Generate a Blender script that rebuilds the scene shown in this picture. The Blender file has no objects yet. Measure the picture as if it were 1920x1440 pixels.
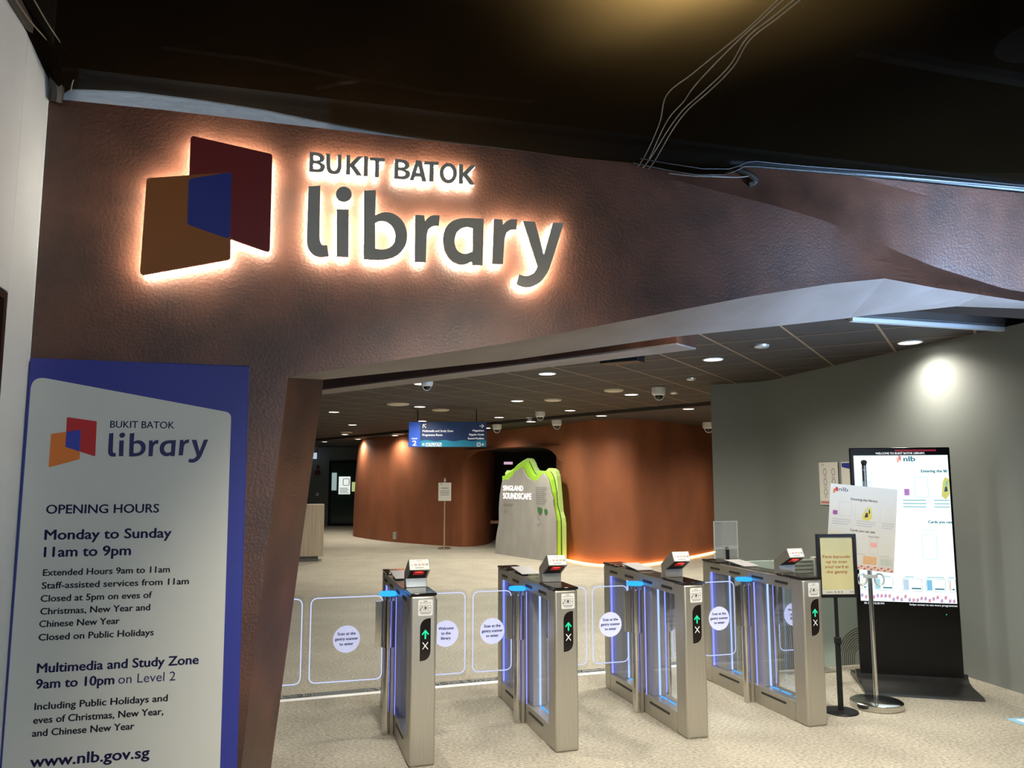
import bpy, bmesh, math, random, json
from mathutils import Vector, Matrix
from mathutils.geometry import tessellate_polygon, delaunay_2d_cdt

random.seed(7)
SC = bpy.context.scene
COL = SC.collection
R = math.radians

# ---------------------------------------------------------------- camera
CAM_H = 1.6857
cd = bpy.data.cameras.new('camera')
cam = bpy.data.objects.new('camera', cd)
COL.objects.link(cam)
cam.location = (0, 0, CAM_H)
cam.rotation_euler = (R(90) + 0.1187, 0.001, 0)
cd.sensor_fit = 'HORIZONTAL'
cd.sensor_width = 36.0
cd.lens = 36.0 * 1493.7 / 1920.0
cd.clip_start = 0.05
cd.clip_end = 200
SC.camera = cam

# ---------------------------------------------------------------- world, exposure
SC.view_settings.view_transform = 'Standard'
SC.view_settings.look = 'None'
SC.view_settings.exposure = 0.0
SC.view_settings.gamma = 1.0
SC.view_settings.use_curve_mapping = False
wd = bpy.data.worlds.new('world')
SC.world = wd
wd.use_nodes = True
wd.node_tree.nodes['Background'].inputs[0].default_value = (0.80, 0.86, 1.0, 1)
wd.node_tree.nodes['Background'].inputs[1].default_value = 0.06

WALL_YAW = R(15)
WALL_P = (-1.6, 3.45)


def wall_to_world(s, d, z):
    c, n = math.cos(WALL_YAW), math.sin(WALL_YAW)
    return Vector((WALL_P[0] + s * c - d * n, WALL_P[1] + s * n + d * c, z))


# ---------------------------------------------------------------- lamps of the place, and added fill lights
def area_lamp(name, loc, target, size, power, color, sy=None, spread=180):
    l = bpy.data.lights.new(name, 'AREA')
    l.energy = power
    l.color = color
    if sy:
        l.shape = 'RECTANGLE'
        l.size, l.size_y = size, sy
    else:
        l.shape = 'DISK'
        l.size = size
    l.spread = R(spread)
    o = bpy.data.objects.new(name, l)
    COL.objects.link(o)
    o.location = loc
    o.rotation_euler = (Vector(target) - Vector(loc)).to_track_quat('-Z', 'Y').to_euler()
    return o


def spot_lamp(name, loc, power, color, angle=110, blend=0.7, radius=0.06, target=None):
    l = bpy.data.lights.new(name, 'SPOT')
    l.energy = power
    l.color = color
    l.spot_size = R(angle)
    l.spot_blend = blend
    l.shadow_soft_size = radius
    o = bpy.data.objects.new(name, l)
    COL.objects.link(o)
    o.location = loc
    if target is not None:
        o.rotation_euler = (Vector(target) - Vector(loc)).to_track_quat('-Z', 'Y').to_euler()
    return o


# foyer ceiling lamps (above and behind where the picture was taken)
area_lamp('foyer_lamp', (-2.0, 0.2, 3.35), (-1.8, 2.6, 0.6), 0.5, 9, (1.0, 0.94, 0.84))
area_lamp('foyer_lamp', (0.3, 1.9, 3.35), (0.3, 4.0, 0.0), 0.5, 62, (1.0, 0.92, 0.78), spread=75)
area_lamp('foyer_lamp', (2.6, 2.4, 3.35), (2.6, 4.9, 0.0), 0.5, 58, (1.0, 0.94, 0.82), spread=75)
# added cool light, standing in for an unseen bluish source right of the entrance
area_lamp('foyer_cool_fill', (4.9, 2.5, 0.9), (3.0, 4.7, 2.95), 1.0, 130, (0.40, 0.63, 1.0), sy=1.0, spread=62)
# cool fill light added behind the viewpoint to brighten the white wall
area_lamp('foyer_cool_fill', (2.2, -1.6, 1.7), (-2.0, 3.0, 1.9), 1.6, 42, (0.70, 0.85, 1.0), sy=1.4, spread=110)
# warm lamp above the ceiling net
spot_lamp('net_lamp', (0.62, 2.55, 3.85), 480, (1.0, 0.74, 0.33), angle=150, blend=1.0, radius=0.12)
# thin light added close to the white strip, only to brighten it
area_lamp('white_strip_fill', wall_to_world(.20, .021, 3.72), wall_to_world(.20, .021, 3.4), 1.1, .4, (0.95, 0.98, 1.0), sy=.008, spread=9).rotation_euler = (0, 0, WALL_YAW)
# lamps in the open slot between the entrance wall and the header beam
spot_lamp('slot_lamp', (-0.9, 5.7, 3.9), 300, (1.0, 0.93, 0.80), angle=120, blend=.8, radius=.1)
spot_lamp('slot_lamp', (1.3, 5.6, 3.9), 210, (1.0, 0.93, 0.80), angle=120, blend=.8, radius=.1)

# ---------------------------------------------------------------- materials
MATS = {}


def nd(nt, t, **kw):
    n = nt.nodes.new(t)
    for k, v in kw.items():
        if k in n.inputs:
            n.inputs[k].default_value = v
        else:
            setattr(n, k, v)
    return n


def mat(name, color, rough=0.5, metal=0.0, emit=None, strength=0.0, var=0.0, scale=8.0, bump=0.0, bscale=None,
        spec=0.5, color2=None, stretch=None, detail=6.0):
    if name in MATS:
        return MATS[name]
    m = bpy.data.materials.new(name)
    m.use_nodes = True
    nt = m.node_tree
    b = nt.nodes['Principled BSDF']
    b.inputs['Base Color'].default_value = (*color, 1)
    b.inputs['Roughness'].default_value = rough
    b.inputs['Metallic'].default_value = metal
    b.inputs['Specular IOR Level'].default_value = spec
    if emit:
        b.inputs['Emission Color'].default_value = (*emit, 1)
        b.inputs['Emission Strength'].default_value = strength
    if var or bump or color2:
        tc = nd(nt, 'ShaderNodeTexCoord')
        mp = nd(nt, 'ShaderNodeMapping')
        if stretch:
            mp.inputs['Scale'].default_value = stretch
        nt.links.new(tc.outputs['Object'], mp.inputs['Vector'])
        nz = nd(nt, 'ShaderNodeTexNoise')
        nz.inputs['Scale'].default_value = scale
        nz.inputs['Detail'].default_value = detail
        nt.links.new(mp.outputs['Vector'], nz.inputs['Vector'])
        c2 = color2 or tuple(max(0, c * (1 - var)) for c in color)
        rp = nd(nt, 'ShaderNodeValToRGB')
        rp.color_ramp.elements[0].position = 0.34
        rp.color_ramp.elements[1].position = 0.66
        rp.color_ramp.elements[0].color = (*c2, 1)
        rp.color_ramp.elements[1].color = (*color, 1)
        nt.links.new(nz.outputs['Fac'], rp.inputs['Fac'])
        nt.links.new(rp.outputs['Color'], b.inputs['Base Color'])
        if bump:
            n2 = nd(nt, 'ShaderNodeTexNoise')
            n2.inputs['Scale'].default_value = bscale or scale * 4
            n2.inputs['Detail'].default_value = 5
            nt.links.new(mp.outputs['Vector'], n2.inputs['Vector'])
            bp = nd(nt, 'ShaderNodeBump')
            bp.inputs['Strength'].default_value = bump
            bp.inputs['Distance'].default_value = 0.02
            nt.links.new(n2.outputs['Fac'], bp.inputs['Height'])
            nt.links.new(bp.outputs['Normal'], b.inputs['Normal'])
    MATS[name] = m
    return m


def emit_mat(name, color, strength):
    if name in MATS:
        return MATS[name]
    m = bpy.data.materials.new(name)
    m.use_nodes = True
    nt = m.node_tree
    nt.nodes.clear()
    e = nd(nt, 'ShaderNodeEmission')
    e.inputs[0].default_value = (*color, 1)
    e.inputs[1].default_value = strength
    o = nd(nt, 'ShaderNodeOutputMaterial')
    nt.links.new(e.outputs[0], o.inputs[0])
    MATS[name] = m
    return m


def glass_mat(name, tint=(0.96, 0.98, 1.0), refl=0.06, rough=0.02, haze=0.0, haze_col=(0.8, 0.85, 1.0)):
    if name in MATS:
        return MATS[name]
    m = bpy.data.materials.new(name)
    m.use_nodes = True
    nt = m.node_tree
    nt.nodes.clear()
    t = nd(nt, 'ShaderNodeBsdfTransparent')
    t.inputs[0].default_value = (*tint, 1)
    g = nd(nt, 'ShaderNodeBsdfGlossy')
    g.inputs['Roughness'].default_value = rough
    lw = nd(nt, 'ShaderNodeValue')
    lw.outputs[0].default_value = refl
    mx = nd(nt, 'ShaderNodeMixShader')
    nt.links.new(lw.outputs[0], mx.inputs[0])
    nt.links.new(t.outputs[0], mx.inputs[1])
    nt.links.new(g.outputs[0], mx.inputs[2])
    last = mx
    if haze:
        df = nd(nt, 'ShaderNodeBsdfDiffuse')
        df.inputs[0].default_value = (*haze_col, 1)
        m2 = nd(nt, 'ShaderNodeMixShader')
        m2.inputs[0].default_value = haze
        nt.links.new(last.outputs[0], m2.inputs[1])
        nt.links.new(df.outputs[0], m2.inputs[2])
        last = m2
    o = nd(nt, 'ShaderNodeOutputMaterial')
    nt.links.new(last.outputs[0], o.inputs[0])
    MATS[name] = m
    return m


def net_mat():
    m = bpy.data.materials.new('black_net')
    m.use_nodes = True
    nt = m.node_tree
    nt.nodes.clear()
    tc = nd(nt, 'ShaderNodeTexCoord')
    nz = nd(nt, 'ShaderNodeTexNoise')
    nz.inputs['Scale'].default_value = 1.6
    nz.inputs['Detail'].default_value = 4
    nt.links.new(tc.outputs['Object'], nz.inputs['Vector'])
    rp = nd(nt, 'ShaderNodeValToRGB')
    rp.color_ramp.elements[0].color = (0.005, 0.0032, 0.0014, 1)
    rp.color_ramp.elements[1].color = (0.010, 0.0062, 0.0026, 1)
    nt.links.new(nz.outputs['Fac'], rp.inputs['Fac'])
    d = nd(nt, 'ShaderNodeBsdfDiffuse')
    nt.links.new(rp.outputs[0], d.inputs[0])
    tl = nd(nt, 'ShaderNodeBsdfTranslucent')
    tl.inputs[0].default_value = (0.030, 0.025, 0.018, 1)
    m1 = nd(nt, 'ShaderNodeMixShader')
    m1.inputs[0].default_value = 0.5
    nt.links.new(d.outputs[0], m1.inputs[1])
    nt.links.new(tl.outputs[0], m1.inputs[2])
    t = nd(nt, 'ShaderNodeBsdfTransparent')
    m2 = nd(nt, 'ShaderNodeMixShader')
    m2.inputs[0].default_value = 0.07
    nt.links.new(m1.outputs[0], m2.inputs[1])
    nt.links.new(t.outputs[0], m2.inputs[2])
    o = nd(nt, 'ShaderNodeOutputMaterial')
    nt.links.new(m2.outputs[0], o.inputs[0])
    return m


def carpet_mat():
    m = bpy.data.materials.new('beige_carpet')
    m.use_nodes = True
    nt = m.node_tree
    b = nt.nodes['Principled BSDF']
    b.inputs['Roughness'].default_value = 0.95
    b.inputs['Specular IOR Level'].default_value = 0.1
    tc = nd(nt, 'ShaderNodeTexCoord')
    n1 = nd(nt, 'ShaderNodeTexNoise')
    n1.inputs['Scale'].default_value = 42
    n1.inputs['Detail'].default_value = 6
    n1.inputs['Roughness'].default_value = 0.7
    n2 = nd(nt, 'ShaderNodeTexNoise')
    n2.inputs['Scale'].default_value = 2.2
    n2.inputs['Detail'].default_value = 5
    mp = nd(nt, 'ShaderNodeMapping')
    mp.inputs['Scale'].default_value = (1.0, 1.6, 1.0)
    nt.links.new(tc.outputs['Object'], mp.inputs['Vector'])
    nt.links.new(mp.outputs['Vector'], n1.inputs['Vector'])
    nt.links.new(tc.outputs['Object'], n2.inputs['Vector'])
    rp = nd(nt, 'ShaderNodeValToRGB')
    rp.color_ramp.elements[0].position = 0.36
    rp.color_ramp.elements[1].position = 0.64
    rp.color_ramp.elements[0].color = (0.33, 0.30, 0.235, 1)
    rp.color_ramp.elements[1].color = (0.70, 0.66, 0.55, 1)
    nt.links.new(n1.outputs['Fac'], rp.inputs['Fac'])
    rp2 = nd(nt, 'ShaderNodeValToRGB')
    rp2.color_ramp.elements[0].position = 0.35
    rp2.color_ramp.elements[1].position = 0.65
    rp2.color_ramp.elements[0].color = (0.89, 0.885, 0.88, 1)
    rp2.color_ramp.elements[1].color = (1, 1, 1, 1)
    nt.links.new(n2.outputs['Fac'], rp2.inputs['Fac'])
    mx = nd(nt, 'ShaderNodeMix', data_type='RGBA', blend_type='MULTIPLY')
    mx.inputs[0].default_value = 1.0
    nt.links.new(rp.outputs[0], mx.inputs[6])
    nt.links.new(rp2.outputs[0], mx.inputs[7])
    nt.links.new(mx.outputs[2], b.inputs['Base Color'])
    bp = nd(nt, 'ShaderNodeBump')
    bp.inputs['Strength'].default_value = 0.9
    bp.inputs['Distance'].default_value = 0.03
    nt.links.new(n1.outputs['Fac'], bp.inputs['Height'])
    nt.links.new(bp.outputs['Normal'], b.inputs['Normal'])
    return m


M_RUST = mat('rust_plaster', (0.095, 0.037, 0.021), 0.44, color2=(0.043, 0.0185, 0.0108), scale=3.2, bump=0.16, bscale=70, spec=0.55, detail=9)
M_RUST_IN = mat('orange_rust_plaster', (0.31, 0.105, 0.046), 0.62, color2=(0.23, 0.079, 0.036), scale=1.6, bump=0.2, bscale=16, spec=0.3, detail=8, stretch=(1, 1, .5))
M_SOFFIT = mat('soffit_plaster_lit', (0.22, 0.185, 0.17), 0.6, color2=(0.175, 0.145, 0.13), scale=3, bump=0.12, bscale=24)  # paler than the rust plaster: light on the undersides put into the colour
M_WHITE_WALL = mat('white_paint', (0.50, 0.555, 0.60), 0.6, var=0.08, scale=2, bump=0.05, bscale=30)
M_GREY_WALL = mat('grey_paint', (0.205, 0.222, 0.212), 0.55, var=0.06, scale=1.2, bump=0.03, bscale=60)
M_DARK_WALL = mat('dark_grey_paint', (0.16, 0.185, 0.18), 0.6, var=0.1, scale=2)
M_CEIL = mat('dark_ceiling_tile', (0.040, 0.030, 0.024), 0.75, color2=(0.032, 0.024, 0.019), scale=6, bump=0.1, bscale=90)
M_TBAR = mat('ceiling_grid_bar', (0.28, 0.19, 0.115), 0.5, var=0.1)
M_BLACK = mat('black_plastic', (0.010, 0.010, 0.011), 0.4, var=0.2, scale=20, spec=0.2)
M_BLACKGLASS = mat('black_gloss', (0.012, 0.009, 0.008), 0.08, var=0.1)
M_KIOSK = mat('kiosk_black', (0.006, 0.006, 0.006), 0.18, var=0.1, spec=0.18)
M_VOID = mat('void_black', (0.012, 0.011, 0.010), 0.9, var=0.3, scale=3)
M_STEEL = mat('brushed_steel', (0.47, 0.445, 0.38), 0.36, 0.78, color2=(0.41, 0.385, 0.33), scale=6, stretch=(40, 40, 0.6), bump=0.02, bscale=40)
M_STEEL2 = mat('polished_steel', (0.62, 0.60, 0.56), 0.16, 1.0, var=0.05, scale=10)
M_ALU = mat('light_aluminium', (0.62, 0.62, 0.60), 0.35, 0.6, var=0.05, scale=10)
M_WHITE = mat('white_plastic', (0.80, 0.80, 0.78), 0.4, var=0.04, scale=6)
M_CREAM = mat('cream_plastic', (0.62, 0.57, 0.44), 0.45, var=0.05, scale=6)
M_PAPER = mat('white_paper', (0.60, 0.59, 0.54), 0.7, var=0.03, scale=5)
M_POSTER_W = mat('poster_white', (0.52, 0.52, 0.475), 0.45, var=0.04, scale=2)
M_POSTER_B = mat('poster_navy', (0.025, 0.032, 0.23), 0.45, var=0.06, scale=2)
M_NAVY = mat('navy_ink', (0.014, 0.012, 0.085), 0.6, var=0.05)
M_INK = mat('dark_ink', (0.012, 0.012, 0.022), 0.6, var=0.05)
M_GREYINK = mat('grey_ink', (0.22, 0.22, 0.22), 0.7, var=0.05)
M_RED = mat('logo_red', (0.42, 0.012, 0.014), 0.5, var=0.05)
M_ORANGE = mat('logo_orange', (0.62, 0.16, 0.02), 0.5, var=0.05)
M_BLUE = mat('logo_blue', (0.03, 0.045, 0.32), 0.5, var=0.05)
M_SRED = mat('sign_red', (0.15, 0.010, 0.009), 0.45, var=0.1, scale=3)
M_SORANGE = mat('sign_orange', (0.25, 0.078, 0.012), 0.45, var=0.1, scale=3)
M_SBLUE = mat('sign_blue', (0.018, 0.028, 0.19), 0.45, var=0.1, scale=3)
M_LETTER = mat('sign_letter_grey', (0.33, 0.31, 0.27), 0.45, var=0.06, scale=5)
M_HALO = emit_mat('sign_halo', (1.0, 0.86, 0.68), 75.0)
M_WOOD = mat('pale_wood_laminate', (0.55, 0.47, 0.36), 0.5, color2=(0.44, 0.36, 0.27), scale=3, stretch=(9, 9, 0.35), bump=0.03)
M_KICK = mat('grey_kickboard', (0.14, 0.145, 0.14), 0.5, var=0.1)
M_LAMP = emit_mat('lamp_diffuser', (1.0, 0.95, 0.86), 14.0)
M_BLUE_LED = emit_mat('blue_led', (0.16, 0.20, 1.0), 2.4)
M_CYAN_LED = emit_mat('cyan_led', (0.025, 0.30, 1.0), 1.9)
M_STRIP = emit_mat('periwinkle_led', (0.30, 0.42, 1.0), 2.0)
M_EDGE = emit_mat('lit_panel_edge', (0.55, 0.62, 1.0), 1.25)
M_GREEN_LED = emit_mat('green_led', (0.03, 0.95, 0.42), 1.1)
M_RED_LED = emit_mat('red_scan_light', (1.0, 0.04, 0.03), 3.0)
M_GLASS = glass_mat('clear_glass')
M_GLASS_S = glass_mat('smoked_glass', (0.72, 0.76, 0.86), haze=0.10, haze_col=(0.35, 0.38, 0.55))
M_ACRYL = glass_mat('clear_acrylic', (0.93, 0.95, 0.95), haze=0.06)
M_STICKER = mat('frosted_sticker', (0.62, 0.66, 0.92), 0.6, emit=(0.5, 0.55, 1.0), strength=0.22, var=0.04, scale=4)
M_NET = net_mat()
M_CARPET = carpet_mat()


# ---------------------------------------------------------------- mesh builder
class MB:
    def __init__(self):
        self.v, self.f = [], []

    def add(self, vs, fs):
        o = len(self.v)
        self.v += [tuple(p) for p in vs]
        self.f += [tuple(i + o for i in f) for f in fs]
        return self

    def box(self, x0, x1, y0, y1, z0, z1):
        vs = [(x0, y0, z0), (x1, y0, z0), (x1, y1, z0), (x0, y1, z0), (x0, y0, z1), (x1, y0, z1), (x1, y1, z1), (x0, y1, z1)]
        return self.add(vs, [(3, 2, 1, 0), (4, 5, 6, 7), (0, 1, 5, 4), (1, 2, 6, 5), (2, 3, 7, 6), (3, 0, 4, 7)])

    def cyl(self, x, y, z0, z1, r0, r1=None, n=28, caps=True):
        r1 = r0 if r1 is None else r1
        vs = []
        for z, r in ((z0, r0), (z1, r1)):
            vs += [(x + r * math.cos(2 * math.pi * i / n), y + r * math.sin(2 * math.pi * i / n), z) for i in range(n)]
        fs = [(i, (i + 1) % n, n + (i + 1) % n, n + i) for i in range(n)]
        if caps:
            fs += [tuple(range(n - 1, -1, -1)), tuple(range(n, 2 * n))]
        return self.add(vs, fs)

    def lathe(self, x, y, prof, n=32):
        vs, fs = [], []
        k = len(prof)
        for i in range(n):
            a = 2 * math.pi * i / n
            vs += [(x + r * math.cos(a), y + r * math.sin(a), z) for r, z in prof]
        for i in range(n):
            for j in range(k - 1):
                a, b = i * k + j, ((i + 1) % n) * k + j
                fs.append((a, b, b + 1, a + 1))
        return self.add(vs, fs)

    def tube(self, pts, r, n=6):
        pts = [Vector(p) for p in pts]
        vs, fs = [], []
        for i, p in enumerate(pts):
            a = pts[max(0, i - 1)]
            b = pts[min(len(pts) - 1, i + 1)]
            t = (b - a).normalized()
            u = t.cross(Vector((0, 0, 1)))
            if u.length < 1e-3:
                u = t.cross(Vector((0, 1, 0)))
            u.normalize()
            w = t.cross(u)
            vs += [p + (u * math.cos(2 * math.pi * k / n) + w * math.sin(2 * math.pi * k / n)) * r for k in range(n)]
        for i in range(len(pts) - 1):
            for k in range(n):
                a, b = i * n + k, i * n + (k + 1) % n
                fs.append((a, b, b + n, a + n))
        fs += [tuple(range(n - 1, -1, -1)), tuple(range((len(pts) - 1) * n, len(pts) * n))]
        return self.add(vs, fs)

    def prism(self, loops, place, d0, d1):
        """loops: outer + holes in 2D; place(u, v, d) -> 3D; solid between depth d0 and d1"""
        flat = [p for l in loops for p in l]
        tri = tessellate_polygon([[Vector((p[0], p[1], 0)) for p in l] for l in loops])
        n = len(flat)
        vs = [place(p[0], p[1], d0) for p in flat] + [place(p[0], p[1], d1) for p in flat]
        fs = [tuple(t) for t in tri] + [tuple(i + n for i in reversed(t)) for t in tri]
        o = 0
        for l in loops:
            k = len(l)
            for i in range(k):
                a, b = o + i, o + (i + 1) % k
                fs.append((a, b, b + n, a + n))
            o += k
        return self.add(vs, fs)

    def flat(self, loops, place, d=0.0):
        flat = [p for l in loops for p in l]
        tri = tessellate_polygon([[Vector((p[0], p[1], 0)) for p in l] for l in loops])
        return self.add([place(p[0], p[1], d) for p in flat], [tuple(t) for t in tri])

    def rect(self, place, u0, u1, v0, v1, d=0.0):
        return self.add([place(u0, v0, d), place(u1, v0, d), place(u1, v1, d), place(u0, v1, d)], [(0, 1, 2, 3)])

    def strip(self, place, pts, w, d=0.0, closed=False):
        """flat ribbon of width w along a 2D path"""
        n = len(pts)
        vs = []
        for i in range(n):
            if closed:
                a, b = pts[i - 1], pts[(i + 1) % n]
            else:
                a, b = pts[max(0, i - 1)], pts[min(n - 1, i + 1)]
            tx, ty = b[0] - a[0], b[1] - a[1]
            L = math.hypot(tx, ty) or 1
            nx, ny = -ty / L * w / 2, tx / L * w / 2
            vs += [place(pts[i][0] + nx, pts[i][1] + ny, d), place(pts[i][0] - nx, pts[i][1] - ny, d)]
        fs = []
        for i in range(n if closed else n - 1):
            j = (i + 1) % n
            fs.append((2 * i, 2 * i + 1, 2 * j + 1, 2 * j))
        return self.add(vs, fs)

    def text(self, s, place, x, y, width=None, cap=0.02, align='L', bold=0.0, d=0.0, spacing=1.0):
        if bold:
            k = bold * cap * 1.5
            for dx, dy in ((-k, 0), (k, 0), (0, -k * .6), (0, k * .6)):
                self.text(s, place, x + dx, y + dy, width, cap, align, 0, d)
            return self
        cu = bpy.data.curves.new('t', 'FONT')
        cu.body = s
        cu.size = 1.0
        cu.space_character = spacing
        cu.resolution_u = 3
        ob = bpy.data.objects.new('t', cu)
        me = ob.to_mesh()
        co = [(v.co.x, v.co.y) for v in me.vertices]
        fs = [tuple(p.vertices) for p in me.polygons]
        ob.to_mesh_clear()
        bpy.data.objects.remove(ob)
        bpy.data.curves.remove(cu)
        if not co:
            return self
        x0 = min(c[0] for c in co)
        x1 = max(c[0] for c in co)
        sy = cap / 0.729
        sx = sy if width is None else width / (x1 - x0)
        w = (x1 - x0) * sx
        ox = {'L': 0, 'C': -w / 2, 'R': -w}[align]
        return self.add([place(x + ox + (cx - x0) * sx, y + cy * sy, d) for cx, cy in co], fs)

    def build(self, name, m, parent=None, bevel=0.0, smooth=35):
        me = bpy.data.meshes.new(name)
        me.from_pydata(self.v, [], self.f)
        me.update()
        if smooth:
            for p in me.polygons:
                p.use_smooth = True
            me.set_sharp_from_angle(angle=R(smooth))
        me.materials.append(m)
        o = bpy.data.objects.new(name, me)
        COL.objects.link(o)
        if parent:
            o.parent = parent
        if bevel:
            b = o.modifiers.new('bevel', 'BEVEL')
            b.width = bevel
            b.segments = 3
            b.limit_method = 'ANGLE'
            b.angle_limit = R(40)
        return o


def tag(o, label, cat, group=None, kind=None):
    o['label'] = label
    o['category'] = cat
    if group:
        o['group'] = group
    if kind:
        o['kind'] = kind
    return o


def thing(name, label, cat, loc=(0, 0, 0), rotz=0.0, group=None, rot=None):
    o = bpy.data.objects.new(name, None)
    o.empty_display_size = 0.1
    COL.objects.link(o)
    o.location = loc
    o.rotation_euler = rot or (0, 0, rotz)
    return tag(o, label, cat, group)


def struct(name, mb, m, label=None, cat=None, **kw):
    o = mb.build(name, m, **kw)
    o['kind'] = 'structure'
    if label:
        o['label'] = label
        o['category'] = cat
    return o


def smooth_loop(pts, sub=4):
    """closed loop with corner flags (x, y, corner) -> polyline with Catmull-Rom curves between soft points"""
    n = len(pts)
    out = []
    for i in range(n):
        p1, p2 = pts[i], pts[(i + 1) % n]
        p0, p3 = pts[i - 1], pts[(i + 2) % n]
        out.append((p1[0], p1[1]))
        if p1[2] and p2[2]:
            continue
        if p1[2]:
            p0 = (2 * p1[0] - p2[0], 2 * p1[1] - p2[1])
        if p2[2]:
            p3 = (2 * p2[0] - p1[0], 2 * p2[1] - p1[1])
        for k in range(1, sub):
            t = k / sub
            q = []
            for a in (0, 1):
                q.append(0.5 * (2 * p1[a] + (p2[a] - p0[a]) * t + (2 * p0[a] - 5 * p1[a] + 4 * p2[a] - p3[a]) * t * t
                                + (3 * p1[a] - p0[a] - 3 * p2[a] + p3[a]) * t ** 3))
            out.append(tuple(q))
    return out


def rounded(pts, r, seg=5):
    """round the corners of a convex 2D polygon"""
    out = []
    n = len(pts)
    for i in range(n):
        p, a, b = Vector(pts[i]), Vector(pts[i - 1]), Vector(pts[(i + 1) % n])
        rr = r[i] if isinstance(r, (list, tuple)) else r
        if rr <= 0:
            out.append(tuple(p))
            continue
        d1, d2 = (a - p).normalized(), (b - p).normalized()
        ang = d1.angle(d2)
        L = rr / math.tan(ang / 2)
        s, e = p + d1 * L, p + d2 * L
        for k in range(seg + 1):
            t = k / seg
            q = s * (1 - t) ** 2 + p * 2 * t * (1 - t) + e * t * t
            out.append((q.x, q.y))
    return out


def rrect(u0, u1, v0, v1, r, seg=5):
    return rounded([(u0, v0), (u1, v0), (u1, v1), (u0, v1)], r, seg)


def circle(cx, cy, r, n=28, ry=None):
    ry = r if ry is None else ry
    return [(cx + r * math.cos(2 * math.pi * i / n), cy + ry * math.sin(2 * math.pi * i / n)) for i in range(n)]


P_WALL = lambda u, v, d: (u, d, v)        # local wall-like frame: x right, y depth, z up


def inset(loops, w):
    return loops

# ================================================================ THE SETTING
FLOOR_Z = 0.0
mb = MB()
mb.add([(-12, -4, 0), (9, -4, 0), (9, 34, 0), (-12, 34, 0)], [(0, 1, 2, 3)])
struct('floor', mb, M_CARPET, 'mottled beige carpet floor running through the entrance', 'floor', smooth=0)

wall_frame = dict(loc=(WALL_P[0], WALL_P[1], 0), rotz=WALL_YAW)


def place_in_wall(o):
    o.location = (WALL_P[0], WALL_P[1], 0)
    o.rotation_euler = (0, 0, WALL_YAW)
    return o


# --- rust plaster entrance wall: a faceted face over a leaning jamb and a rising header
F_EDGE = [(.599, 2.146), (.74, 2.178), (1.657, 2.355), (2.434, 2.535), (2.97, 2.661), (3.51, 2.769), (3.867, 2.822),
          (4.213, 2.788), (4.535, 2.766), (4.849, 2.745), (5.6, 2.66), (6.3, 2.4)]
R_EDGE = [(.769, 2.19), (1.764, 2.329), (2.721, 2.50), (3.427, 2.60), (3.934, 2.675), (4.028, 2.694), (4.283, 2.728),
          (4.743, 2.793), (5.292, 2.807), (5.9, 2.75), (6.3, 2.5)]
TOP = [(6.9, 3.45), (4.85, 3.425), (3.69, 3.413), (3.03, 3.395), (2.36, 3.353), (1.658, 3.346), (.708, 3.351), (0, 3.356), (-.45, 3.352)]
outline = [(-.45, 0), (.42, 0)] + F_EDGE + [(6.35, 0), (6.9, 0)] + TOP
crease = [(2.269, 3.29, .0), (2.577, 3.262, -.025), (3.122, 3.166, -.06), (3.45, 3.11, -.05), (3.75, 3.06, .0), (4.0, 3.012, .06), (4.321, 2.955, .12),
          (4.859, 2.851, .13), (5.6, 2.80, .13), (6.9, 2.7, .13)]


def edge_z(tab, s):
    tab = sorted(tab)
    for q0, q1 in zip(tab[:-1], tab[1:]):
        if q0[0] <= s <= q1[0]:
            return q0[1] + (q1[1] - q0[1]) * (s - q0[0]) / ((q1[0] - q0[0]) or 1)
    return tab[-1][1]


CR = [(c[0], c[1]) for c in crease]
CH = [(c[0], c[2]) for c in crease]


def face_depth(s, z):
    """depth of the plaster face: flat on the left, folded along the crease on the right"""
    if s <= CR[0][0]:
        return 0.0
    zc, h, zt, zb = edge_z(CR, s), edge_z(CH, s), edge_z(TOP, s), edge_z(F_EDGE + [(6.9, 2.4)], s)
    if z >= zc:
        return h * max(0.0, (zt - z) / max(zt - zc, .05))
    t = min(1, max(0.0, (z - zb) / max(zc - zb, .05)))
    return h * (t * t * (3 - 2 * t) * .35 + t * .65)


crease = [(CR[0][0] + (6.9 - CR[0][0]) * i / 60,) for i in range(61)]
crease = [(c[0], edge_z(CR, c[0]), edge_z(CH, c[0])) for c in crease]
extra = []
for i in range(1, 30):
    s = 2.3 + i * .15
    zb, zt, zc = edge_z(F_EDGE + [(6.9, 2.4)], s), edge_z(TOP, s), edge_z(CR, s)
    for k in range(1, 6):
        for lo, hi in ((zb, zc), (zc, zt)):
            z = lo + (hi - lo) * k / 6
            if hi - lo > .12 and s < 6.2:
                extra.append((s, z, face_depth(s, z)))
cv = [Vector(p) for p in outline] + [Vector(p[:2]) for p in crease] + [Vector(p[:2]) for p in extra]
dep = [0.0] * len(outline) + [p[2] for p in crease] + [p[2] for p in extra]
nO, nC = len(outline), len(crease)
edges = [(i, (i + 1) % nO) for i in range(nO)] + [(nO + i, nO + i + 1) for i in range(nC - 1)]
ov, oe, of, ovi, _, _ = delaunay_2d_cdt(cv, edges, [list(range(nO))], 1, 1e-4)
mb = MB()
vs = []
for k, v in enumerate(ov):
    src = ovi[k][0] if ovi[k] else None
    vs.append((v.x, dep[src] if src is not None else 0.0, v.y))
mb.add(vs, [tuple(f) for f in of])
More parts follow.
